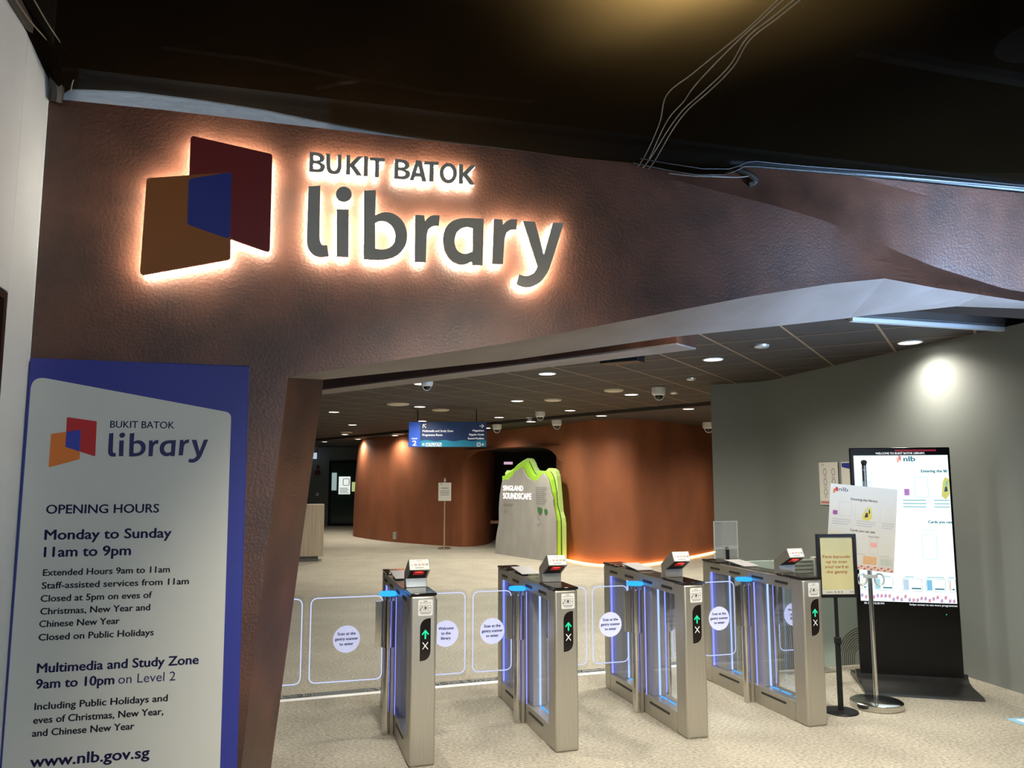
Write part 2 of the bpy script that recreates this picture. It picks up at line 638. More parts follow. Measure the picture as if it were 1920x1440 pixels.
# leaning jamb, rear side, top
RJ = (.54, 0)
mb.add([(.42, 0, 0), (.599, 0, 2.146), (.769, .4, 2.19), (RJ[0], .4, 0)], [(0, 1, 2, 3)])
rear = [(-.45, 0), RJ] + R_EDGE + [(6.35, 0), (6.9, 0), (6.9, 3.4), (-.45, 3.35)]
mb.flat([rear], lambda u, v, d: (u, .4, v))
mb.add([(6.35, 0, 0), (6.3, 0, 2.4), (6.3, .4, 2.5), (6.35, .4, 0)], [(0, 1, 2, 3)])
for a, b in zip(TOP[:-1], TOP[1:]):
    mb.add([(a[0], 0, a[1]), (b[0], 0, b[1]), (b[0], .4, b[1] - .02), (a[0], .4, a[1] - .02)], [(0, 1, 2, 3)])
o = struct('wall_front', mb, M_RUST, 'rust brown plaster entrance wall carrying the lit sign', 'wall', smooth=9)
place_in_wall(o)


def ladder(mb, A, B):
    """triangles between two polylines (3D points)"""
    i = j = 0
    base = len(mb.v)
    mb.v += [tuple(p) for p in A] + [tuple(p) for p in B]
    nA = len(A)
    while i < len(A) - 1 or j < len(B) - 1:
        if j == len(B) - 1 or (i < len(A) - 1 and A[i + 1][0] <= B[j + 1][0]):
            mb.f.append((base + i, base + i + 1, base + nA + j))
            i += 1
        else:
            mb.f.append((base + i, base + nA + j + 1, base + nA + j))
            j += 1


mb = MB()
ladder(mb, [(u, 0, v) for u, v in F_EDGE[:8]], [(u, .4, v) for u, v in R_EDGE[:5]])
ladder(mb, [(u, 0, v) for u, v in F_EDGE[7:]], [(u, .4, v) for u, v in R_EDGE[4:]])
o = struct('trim_1', mb, M_SOFFIT, 'plaster underside of the entrance header, painted paler to look lit', 'soffit', smooth=12)
place_in_wall(o)

# --- white wall above and behind the rust wall, seen in the gap under the net
mb = MB()
mb.box(-.45, 6.9, .03, .05, 3.46, 3.52)
mb.add([(-.45, .03, 3.30), (6.9, .03, 3.38), (6.9, .03, 3.5), (-.45, .03, 3.5)], [(0, 1, 2, 3)])
place_in_wall(struct('wall_upper', mb, M_WHITE_WALL, 'white wall strip showing above the rust wall', 'wall'))

# --- white wall at the left, with a dark doorway at its edge
mb = MB()
mb.box(-.62, -.4525, -.31, .02, 0, 4.2)
mb.box(-.62, -.4525, -5.5, -.31, 2.41, 4.2)
mb.box(-.62, -.4525, -5.5, -1.4, 0, 2.41)
place_in_wall(struct('wall_left', mb, M_WHITE_WALL, 'white painted wall left of the opening hours panel', 'wall', bevel=0.004))
mb = MB()
mb.box(-.56, -.50, -1.4, -.345, 0, 2.38)
mb.box(-.61, -.4535, -.345, -.312, 0, 2.405)
mb.box(-.61, -.4535, -1.39, -.345, 2.375, 2.405)
dm = mat('dark_brown_door', (0.035, 0.018, 0.011), 0.6, var=0.3, scale=4, stretch=(6, 6, .4), spec=0.05)
d2 = place_in_wall(struct('door_2', mb, dm, 'dark brown door recessed in the white wall', 'door'))

# --- floor of the void, slab above everything
mb = MB()
mb.box(-6, 9, -5, 6.6, 4.3, 4.4)
struct('ceiling_slab', mb, M_VOID, 'black painted slab above the ceiling net', 'ceiling')

# --- library ceiling: dark tiles with a light grid, starting behind the header beam
ZC = 2.92
CPOLY = [(-9.4, 16.17), (-2.31, 9.79), (1.32, 6.53), (2.62, 6.02), (4.16, 6.47), (6.2, 7.05), (6.2, 9.1), (3.209, 12.725), (1.75, 14.47), (-5.47, 23.9), (-9.4, 29.0)]
mb = MB()
mb.prism([CPOLY], lambda u, v, d: (u, v, d), ZC, ZC + .08)
struct('ceiling', mb, M_CEIL, 'dark tiled library ceiling with thin grid lines', 'ceiling', smooth=0)


def clip_line(p, d, poly):
    ts = []
    n = len(poly)
    for i in range(n):
        a, b = poly[i], poly[(i + 1) % n]
        ex, ey = b[0] - a[0], b[1] - a[1]
        den = d[0] * ey - d[1] * ex
        if abs(den) < 1e-9:
            continue
        t = ((a[0] - p[0]) * ey - (a[1] - p[1]) * ex) / den
        s = ((a[0] - p[0]) * d[1] - (a[1] - p[1]) * d[0]) / den
        if 0 <= s <= 1:
            ts.append(t)
    ts.sort()
    return list(zip(ts[::2], ts[1::2]))


mb = MB()
for ang, off0, step in ((59.5, -4.058, .677), (-30.5, 8.54, .69)):
    dx, dy = math.cos(R(ang)), math.sin(R(ang))
    nx, ny = (dy, -dx) if ang > 0 else (-dy, dx)
    for k in range(-45, 46):
        off = off0 + k * step
        for t0, t1 in clip_line((nx * off, ny * off), (dx, dy), CPOLY):
            a = (nx * off + dx * t0, ny * off + dy * t0)
            b = (nx * off + dx * t1, ny * off + dy * t1)
            w = .011 if ang > 0 else .008
            mb.add([(a[0] - nx * w, a[1] - ny * w, ZC - .004), (a[0] + nx * w, a[1] + ny * w, ZC - .004),
                    (b[0] + nx * w, b[1] + ny * w, ZC - .004), (b[0] - nx * w, b[1] - ny * w, ZC - .004)], [(0, 1, 2, 3)])
struct('ceiling_grid', mb, M_TBAR, 'thin tan grid bars of the dark library ceiling', 'ceiling grid', smooth=0)
ZF = 2.86
FPOLY = [(6.6, 8.6), (3.209, 12.725), (1.75, 14.47), (-5.47, 23.9), (-9.4, 29.0), (-12, 34), (9, 34), (9, 9)]
mb = MB()
mb.prism([[(x, y) for x, y in FPOLY]], lambda u, v, d: (u, v, d), ZF, ZC + .1)
struct('ceiling_far', mb, M_CEIL, 'plain dark ceiling dropped over the orange rust wall', 'ceiling', smooth=0)

# --- header beam behind the entrance, light on its underside put into a paler colour
bdir = Vector((1.32 + 2.31, 6.53 - 9.79)).normalized()
bn = Vector((-bdir.y, bdir.x))
A = Vector((1.36, 6.495))
B = Vector((-9.4, 16.16))
mb = MB()
q = [A, B, B + bn * .32, A + bn * .32]
mb.prism([[(p.x, p.y) for p in q]], lambda u, v, d: (u, v, d), 2.80, 3.5)
hb = struct('trim_2', mb, M_RUST, 'dark brown header beam behind the entrance', 'beam', smooth=0)
mb = MB()
mb.prism([[(p.x, p.y) for p in q]], lambda u, v, d: (u, v, d), 2.785, 2.80)
mb.build('underside', M_SOFFIT, hb, smooth=0)
mb = MB()
for a, b in (((2.62, 6.02), (4.16, 6.47)), ((4.16, 6.47), (5.2, 6.77))):
    a, b = Vector(a), Vector(b)
    t = (b - a).normalized()
    n_ = Vector((-t.y, t.x)) * .05
    mb.prism([[tuple(a), tuple(b), tuple(b + n_), tuple(a + n_)]], lambda u, v, d: (u, v, d), ZC - .03, ZC + .02)
struct('trim_3', mb, mat('pale_trim', (.42, .43, .44), .5, var=.05), 'white metal edge strip of the library ceiling', 'trim', smooth=0)

# --- grey wall on the right, folding away behind the gates
plan = [(2.62, 10.45), (3.02, 10.24), (3.16, 10.14), (3.24, 10.02), (3.29, 9.85), (3.40, 9.28), (3.72, 7.86), (4.04, 6.46), (4.42, 4.80), (4.42, 4.6)]
plan2 = plan + [(4.9, 4.6), (4.9, 11.4), (2.71, 10.75)]
mb = MB()
mb.prism([plan2], lambda u, v, d: (u, v, d), 0, ZC)
struct('wall_right', mb, M_GREY_WALL, 'smooth grey wall folding behind the tall screen', 'wall', smooth=40)

# --- dark walls at the far left end of the library
mb = MB()
mb.box(-12, 9, 29.5, 29.7, 0, 2.86)
struct('wall_back', mb, M_DARK_WALL, 'dark charcoal wall at the far end of the library', 'wall')
mb = MB()
mb.box(-9.6, -9.4, 5, 29.5, 0, 2.92)
struct('wall_library_left', mb, M_DARK_WALL, 'dark charcoal side wall of the library', 'wall')
mb = MB()
mb.box(8.9, 9, 8, 34, 0, 2.92)
struct('wall_library_right', mb, M_DARK_WALL, 'dark charcoal wall hidden behind the grey wall', 'wall')


# --- orange rust wall sweeping across the library
def catmull(pts, sub=6):
    out = []
    for i in range(len(pts) - 1):
        p0 = pts[max(0, i - 1)]
        p1, p2 = pts[i], pts[i + 1]
        p3 = pts[min(len(pts) - 1, i + 2)]
        for k in range(sub):
            t = k / sub
            out.append(tuple(0.5 * (2 * p1[a] + (p2[a] - p0[a]) * t + (2 * p0[a] - 5 * p1[a] + 4 * p2[a] - p3[a]) * t * t
                                    + (3 * p1[a] - p0[a] - 3 * p2[a] + p3[a]) * t ** 3) for a in range(len(p1))))
    out.append(tuple(pts[-1]))
    return out


PLAN = [(-4.3, 26.6), (-4.72, 25.3), (-4.80, 24.5), (-4.60, 23.8), (-3.89, 22.7), (-3.25, 21.9), (-2.22, 21.0), (-1.65, 20.55), (-1.25, 20.3),
        (-.7, 19.7), (0, 18.8), (.65, 17.9), (1.08, 17.15), (1.46, 16.25), (1.80, 15.85), (2.2, 15.72), (2.60, 15.88), (3.41, 16.77), (4.55, 18.41), (5.6, 20.2)]
SUB = 6
pl = catmull(PLAN, SUB)
iA, iB = 8 * SUB, 12 * SUB
ROWS = [0, .1, .3, .6, .9, 1.2, 1.5, 1.8, 2.05, 2.25, 2.4, 2.5, 2.6, 2.7, 2.8, 2.88]


def lean(x, y, z, i):
    k = max(0, 1 - i / (5 * SUB))
    s = z / 2.88
    return (x + .24 * k * s ** 2.2, y, z)


mb = MB()
ids = {}
for i, (x, y) in enumerate(pl):
    for j, z in enumerate(ROWS):
        zz = z
        if iA < i < iB and j == 8:
            t = (i - iA) / (iB - iA)
            zz = 1.9 + .5 * min(1, (1 - abs(2 * t - 1) ** 5))
        if iA < i < iB and j in (9, 10):
            t = (i - iA) / (iB - iA)
            zb = 1.9 + .5 * min(1, (1 - abs(2 * t - 1) ** 5))
            zz = zb + (2.5 - zb) * (j - 8) / 3
        ids[i, j] = len(mb.v)
        mb.v.append(lean(x, y, zz, i))
for i in range(len(pl) - 1):
    for j in range(len(ROWS) - 1):
        if iA <= i < iB and j < 8:
            continue
        mb.f.append((ids[i, j], ids[i + 1, j], ids[i + 1, j + 1], ids[i, j + 1]))
# returns into the doorway
ret = catmull([(-1.25, 20.3), (-1.08, 20.36), (-.86, 20.62), (-.62, 21.2), (-.5, 22.6)], 4)
for a, b in zip(ret[:-1], ret[1:]):
    mb.add([(a[0], a[1], 0), (b[0], b[1], 0), (b[0], b[1], 2.5), (a[0], a[1], 2.5)], [(0, 1, 2, 3)])
ret = catmull([(1.08, 17.15), (1.0, 17.7), (1.06, 18.6), (1.5, 20.5)], 4)
for a, b in zip(ret[:-1], ret[1:]):
    mb.add([(a[0], a[1], 0), (b[0], b[1], 0), (b[0], b[1], 2.5), (a[0], a[1], 2.5)], [(0, 1, 2, 3)])
struct('wall_inner', mb, M_RUST_IN, 'curved orange rust plaster wall deep inside the library', 'wall', smooth=50)
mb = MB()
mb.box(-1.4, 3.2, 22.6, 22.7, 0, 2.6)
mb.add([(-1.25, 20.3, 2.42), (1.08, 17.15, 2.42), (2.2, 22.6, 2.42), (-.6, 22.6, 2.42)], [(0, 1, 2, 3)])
struct('wall_alcove', mb, M_VOID, 'flat black backing standing in for the dark inside of the arched doorway', 'wall', smooth=0)  # black sheet stands in for the unlit depth of the doorway

# warm light strip along the foot of the orange wall
mb = MB()
path = [(x - .06, y - .10, .025) for x, y in pl[iB + 1:len(pl) - 4]]
mb.tube(path, .018, 6)
tag(mb.build('floor_light_strip', emit_mat('warm_strip', (1.0, 0.50, 0.16), 20.0)), 'glowing warm light strip along the foot of the orange wall', 'light strip')

# ================================================================ CEILING FITTINGS
def z_at(y, x=0):
    return ZF if (52.5 > -1 and (y - 14.47) * (-5.47 - 1.75) - (x - 1.75) * (23.9 - 14.47) < 0) else ZC


DL = [  # x, y (measured at 2.92 m), label
    (-1.172, 10.281, 'lit round downlight beside the dome camera near the header beam'),
    (-3.283, 14.638, 'lit round downlight closest to the leaning rust jamb'),
    (-3.629, 18.107, 'lit downlight second from the rust jamb, above the wooden desk'),
    (-4.608, 21.994, 'lit downlight just below a cream ceiling disc near the rust jamb'),
    (-4.748, 24.643, 'small lit downlight above the left end of the orange wall'),
    (-6.192, 26.38, 'small lit downlight by the far charcoal wall, above the exit box'),
    (-1.578, 13.571, 'lit downlight directly above the hanging blue sign left end'),
    (-1.911, 16.96, 'lit downlight peeking over the top edge of the hanging sign'),
    (-3.307, 22.557, 'lit downlight beside a cream disc, left of the hanging sign'),
    (-0.608, 19.293, 'lit downlight at the right edge of the hanging blue sign'),
    (0.414, 9.293, 'bright downlight above the green mountain display, near the beam'),
    (0.084, 12.562, 'bright downlight right of the hanging sign, second row from beam'),
    (-0.257, 15.95, 'bright downlight just above right corner of the hanging sign'),
    (0.413, 17.15, 'dim lit downlight left of two small dome cameras'),
    (1.752, 11.619, 'bright downlight left of the largest dome camera'),
    (1.05, 14.345, 'lit downlight above the right dome camera of the pair'),
    (1.755, 15.57, 'lit downlight on the plain ceiling before the orange wall centre'),
    (1.483, 7.19, 'lit downlight cut by the edge of the entrance header'),
    (2.085, 8.172, 'largest bright downlight in the middle of the ceiling grid'),
    (3.617, 7.146, 'bright downlight washing the grey wall above the tall screen'),
    (3.121, 14.039, 'lit downlight on the plain ceiling beside the grey wall edge'),
]
dl_ring = dl_lens = None
for k, (x, y, lab) in enumerate(DL):
    z = z_at(y, x)
    f = (z - CAM_H) / (ZC - CAM_H)
    x, y = x * f, y * f
    t = thing('downlight', lab, 'ceiling light', (x, y, z), group='recessed downlights')
    if dl_ring is None:
        m1 = MB().lathe(0, 0, [(.088, -.001), (.105, -.001), (.108, -.008), (.098, -.013), (.088, -.008), (.085, 0)], 28)
        dl_ring = m1.build('trim_ring', M_WHITE, t)
        m2 = MB().cyl(0, 0, -.007, -.004, .088, n=28)
        dl_lens = m2.build('diffuser', M_LAMP, t)
    else:
        for s_ in (dl_ring, dl_lens):
            c = s_.copy()
            COL.objects.link(c)
            c.parent = t
    p = 165 if y > 13 else 230
    if lab.startswith('bright downlight washing'):
        p = 150
    spot_lamp('downlight_beam', (x, y, z - .03), p, (1.0, 0.93, 0.80), angle=156, blend=1.0, radius=.08)

for x, y in ((4.5, 14.2), (5.6, 16.6)):      # the library's own lamps further right, behind the grey wall
    spot_lamp('downlight_beam', (x, y, 2.80), 230, (1.0, 0.93, 0.80), angle=156, blend=1.0, radius=.08)

# round loudspeaker covers (not lit)
DISC = [(-1.279, 14.206, .16, 'wide cream ceiling disc right of the lit downlight above the sign'),
        (-1.882, 13.081, .19, 'widest cream ceiling disc, left above the hanging sign'),
        (-4.358, 20.994, .16, 'cream ceiling disc nearest the leaning rust jamb'),
        (-3.103, 21.761, .16, 'cream ceiling disc above a downlight left of the hanging sign'),
        (0.642, 12.397, .14, 'cream ceiling disc right of the hanging sign, above two dome cameras'),
        (1.422, 11.053, .14, 'cream ceiling disc left of the largest dome camera'),
        (2.321, 11.336, .06, 'small white ceiling disc right of the largest dome camera'),
        (2.212, 9.757, .06, 'small grey ceiling disc beneath the largest downlight'),
        (2.321, 7.312, .07, 'small dark ceiling disc right of the largest downlight')]
for x, y, r, lab in DISC:
    z = z_at(y, x)
    f = (z - CAM_H) / (ZC - CAM_H)
    m = MB().lathe(0, 0, [(.0001, -.03), (r * .7, -.028), (r * .95, -.018), (r, 0)], 28)
    o = m.build('ceiling_speaker', M_CREAM if r > .1 else M_ALU)
    o.location = (x * f, y * f, z)
    tag(o, lab, 'ceiling speaker', group='round ceiling discs')

CCTV = [(-1.061, 9.89, .075, 'white dome camera beside a downlight at the header beam'),
        (-0.342, 18.155, .10, 'white dome camera right of the hanging sign'),
        (0.522, 14.683, .09, 'left white dome camera of the pair above the mountain display'),
        (0.948, 16.843, .10, 'right white dome camera of the pair, nearer the orange wall'),
        (2.001, 10.797, .095, 'largest white dome camera in the middle of the ceiling'),
        (4.324, 17.531, .12, 'white dome camera at the edge of the grey wall')]
for x, y, r, lab in CCTV:
    z = z_at(y, x)
    f = (z - CAM_H) / (ZC - CAM_H)
    t = thing('dome_camera', lab, 'security camera', (x * f, y * f, z), group='dome cameras on the ceiling')
    MB().lathe(0, 0, [(.0001, 0), (r, 0), (r, -r * .75), (r * .9, -r * 1.0), (r * .62, -r * 1.15), (.0001, -r * 1.15)], 24).build('housing', M_WHITE, t)
    MB().lathe(0, 0, [(r * .62, -r * 1.15)] + [(r * .62 * math.cos(a), -r * 1.15 - r * .62 * math.sin(a)) for a in [R(k) for k in (15, 30, 45, 60, 75, 89)]], 24).build('dome_lens', M_BLACKGLASS, t)
    MB().strip(lambda u, v, d: (u, -r * .2, v), [(-r * .66 * math.cos(R(a)), -r * 1.15 - r * .68 * math.sin(R(a))) for a in range(0, 181, 15)], r * .12).build('lens_guard', M_WHITE, t)

mb = MB().box(-.2, .2, -.10, .10, -.09, 0)
o = mb.build('ceiling_sensor_box', M_BLACK, bevel=.006)
o.location = (1.10, 7.86, ZC)
o.rotation_euler = (0, 0, R(-30.5))
tag(o, 'black box sensor on the ceiling next to the header beam', 'sensor')

# ================================================================ NET CEILING OF THE FOYER
NE = [(-.46, 3.44), (-.40, 3.375), (-.364, 3.405), (-.115, 3.426), (.179, 3.423), (.45, 3.41), (.707, 3.383), (1.0, 3.362), (1.221, 3.352), (1.658, 3.348), (2.0, 3.34), (2.301, 3.345),
      (2.50, 3.325), (2.673, 3.315), (2.85, 3.335), (2.97, 3.40), (3.033, 3.402), (3.338, 3.415), (4.056, 3.440), (4.918, 3.462), (6.9, 3.5)]


def interp(tab, x):
    for a, b in zip(tab[:-1], tab[1:]):
        if a[0] <= x <= b[0]:
            t = (x - a[0]) / (b[0] - a[0])
            return a[1] + (b[1] - a[1]) * t
    return tab[-1][1]


mb = MB()
SS = sorted(set([p[0] for p in NE] + [-.46 + .16 * i for i in range(47) if -.46 + .16 * i < 6.9]))
DD = [0, -.03, -.07, -.12, -.2, -.3, -.42, -.55, -.7, -.9, -1.1, -1.4, -1.8, -2.4, -3.2, -4.4, -5.5]
rnd = random.Random(3)
for j, d in enumerate(DD):
    k = min(1, -d / .5)
    k = k * k * (3 - 2 * k)
    for s in SS:
        base = 3.47 + .02 * math.sin(s * 2.1 + d * 1.3) + .018 * math.sin(s * 4.7 - d * 2.9) + .012 * math.sin(s * 9 + d * 5)
        z = interp(NE, s) * (1 - k) + base * k
        if s < -.2:
            z += .05 * (1 - (s + .46) / .26) * k
        mb.v.append((s, d - .004, z))
n = len(SS)
for j in range(len(DD) - 1):
    for i in range(n - 1):
        a = j * n + i
        mb.f.append((a, a + 1, a + n + 1, a + n))
net = mb.build('ceiling_net', M_NET, smooth=60)
place_in_wall(net)
tag(net, 'black mesh net stretched under the foyer ceiling', 'net')

# ducts and pipes above the net
M_DUCT = mat('galvanised_duct', (0.30, 0.28, 0.26), 0.5, 0.3, var=0.3, scale=5)
M_DUCT_B = mat('pale_duct', (0.50, 0.53, 0.56), 0.5, 0.1, var=0.25, scale=5)


def bar(name, pts, w, h, m, label, cat):
    pts = [Vector(p) for p in pts]
    mb = MB()
    for a, b in zip(pts[:-1], pts[1:]):
        t = (b - a).normalized()
        u = Vector((-t.y, t.x, 0)) * w / 2
        up = Vector((0, 0, h))
        mb.add([a - u, b - u, b + u, a + u, a - u + up, b - u + up, b + u + up, a + u + up],
               [(3, 2, 1, 0), (4, 5, 6, 7), (0, 1, 5, 4), (1, 2, 6, 5), (2, 3, 7, 6), (3, 0, 4, 7)])
    return tag(mb.build(name, m, smooth=0), label, cat)


def net_pt(x, y, z=3.53):
    f = (z - CAM_H) / (3.46 - CAM_H)
    return (x * f, y * f, z)


bar('cable_tray', [net_pt(-1.446, 3.112, 3.56), net_pt(-1.089, 3.206, 3.56), net_pt(-.841, 3.309, 3.56), net_pt(-.345, 3.505, 3.56), net_pt(.102, 3.584, 3.56)], .035, .03, M_DUCT,
    'long ribbed metal tray faintly visible above the net on the left', 'cable tray')
bar('metal_strap', [net_pt(-.90, 3.463, 3.61), net_pt(-.642, 3.37, 3.61)], .03, .02, M_DUCT, 'short metal strap crossing above the net over the sign', 'metal strap')
bar('metal_rail', [net_pt(1.458, 3.159, 3.56), net_pt(1.864, 3.291, 3.56), net_pt(2.322, 3.425, 3.56), net_pt(3.2, 3.66, 3.56)], .05, .04, M_DUCT_B,
    'pale bluish metal rail above the net on the right', 'metal rail')
mb = MB().cyl(0, 0, 0, .25, .17, n=36)
mb.cyl(0, 0, -.02, 0, .20, n=36)
o = mb.build('air_diffuser', M_DUCT_B)
o.location = net_pt(2.16, 3.02, 3.60)
tag(o, 'round air diffuser behind the net in the upper right corner', 'air vent')
mb = MB().lathe(0, 0, [(.02, .25), (.03, .12), (.10, .02), (.11, 0), (.09, 0), (.02, .10)], 24)
o = mb.build('net_spotlight', M_BLACK)
o.location = (.62, 2.55, 3.88)
tag(o, 'warm spotlight above the net glowing through at the top', 'spotlight')

# cables tied along the net
M_WIRE = mat('grey_cable', (0.14, 0.125, 0.10), 0.5, var=0.2, scale=20)
M_WIRE_D = mat('black_cable', (0.022, 0.019, 0.016), 0.5, var=0.2)


def net_z(s, d):
    k = min(1, -d / .5)
    k = k * k * (3 - 2 * k)
    base = 3.47 + .02 * math.sin(s * 2.1 + d * 1.3) + .018 * math.sin(s * 4.7 - d * 2.9) + .012 * math.sin(s * 9 + d * 5)
    return interp(NE, s) * (1 - k) + base * k


def to_wall(x, y):
    c, n_ = math.cos(WALL_YAW), math.sin(WALL_YAW)
    dx, dy = x - WALL_P[0], y - WALL_P[1]
    return dx * c + dy * n_, -dx * n_ + dy * c


def cable(pts, r, label, m=M_WIRE, drop=.012, wall=False):
    P = pts if wall else [to_wall(*p) for p in pts]
    P = catmull(P, 6)
    mb = MB().tube([(s, d, net_z(s, min(d, 0)) - drop) if len(p) == 2 else p for p in P for s, d in [p[:2]]], r, 6)
    o = place_in_wall(mb.build('cable', m))
    return tag(o, label, 'cable', group='cables tied along the net')


cable([(.666, 4.07), (.721, 3.725), (.708, 3.456), (.793, 3.289), (.914, 3.056), (.975, 2.904), (1.037, 2.70)], .0028, 'thin grey cable looping furthest left below the net')
cable([(.700, 4.07), (.752, 3.725), (.80, 3.56), (.815, 3.43), (.85, 3.289), (.93, 3.056), (.99, 2.904), (1.06, 2.70)], .0028, 'second thin grey cable bending beside the looped one')
cable([(.69, 4.08), (.765, 3.80), (.87, 3.48), (.935, 3.25), (.955, 3.05), (1.02, 2.90), (1.10, 2.70)], .003, 'long straight grey cable running to the net edge')
cable([(.725, 4.085), (.79, 3.80), (.90, 3.48), (.955, 3.25), (.97, 3.06), (1.04, 2.90), (1.12, 2.70)], .003, 'rightmost grey cable of the bundle crossing the net')
cable([(2.30, -.05), (2.6, -.05), (2.9, -.05), (3.3, -.04), (4.0, -.03), (4.9, -.03), (5.6, -.03)], .0028, 'cable running along the top edge of the rust wall', m=M_WIRE_D, wall=True, drop=.022)
cable([(2.32, -.09), (2.62, -.10), (2.95, -.09), (3.3, -.08), (4.0, -.08), (4.9, -.07), (5.6, -.07)], .0024, 'upper cable following the wall edge under the net', m=M_WIRE_D, wall=True, drop=.016)
o = place_in_wall(MB().tube(catmull([(2.50, -.06, 3.285), (2.62, -.09, 3.272), (2.75, -.10, 3.277), (2.9, -.07, 3.30), (2.99, -.05, 3.325)], 5), .004, 6).build('cable', M_WIRE))
tag(o, 'short cable sagging below the net at the wall edge', 'cable', group='cables tied along the net')
o = place_in_wall(MB().tube(catmull([(2.93, -.03, 3.36), (2.98, -.05, 3.335), (3.02, -.05, 3.30), (2.99, -.03, 3.285)], 5), .018, 8).build('net_knot', M_WIRE_D))
tag(o, 'black knotted end of net hanging over the rust wall edge', 'net knot')
# bundle of net and wires in the left corner
o = place_in_wall(MB().tube(catmull([(-.42, -.02, 3.33), (-.41, -.05, 3.40), (-.415, -.10, 3.47), (-.42, -.2, 3.50), (-.43, -.45, 3.49), (-.43, -.9, 3.49), (-.43, -1.6, 3.49)], 6), .028, 8).build('net_hem', M_WIRE_D))
tag(o, 'gathered black net hem in the corner by the white wall', 'net hem')
for k, (ds, lab) in enumerate(((0, 'left of two thin wires hanging in the white wall corner'), (.05, 'right of two thin wires hanging in the white wall corner'))):
    o = place_in_wall(MB().tube(catmull([(-.405 + ds, -.05, 3.365), (-.385 + ds * .8, -.07, 3.40), (-.385 + ds * 1.3, -.12, 3.445), (-.36 + ds * .7, -.2, 3.46), (-.385 + ds, -.35, 3.455), (-.40 + ds * 1.3, -.6, 3.44), (-.40 + ds * 1.3, -1.2, 3.44)], 6), .003, 6).build('cable', M_WIRE))
    tag(o, lab, 'cable', group='cables tied along the net')

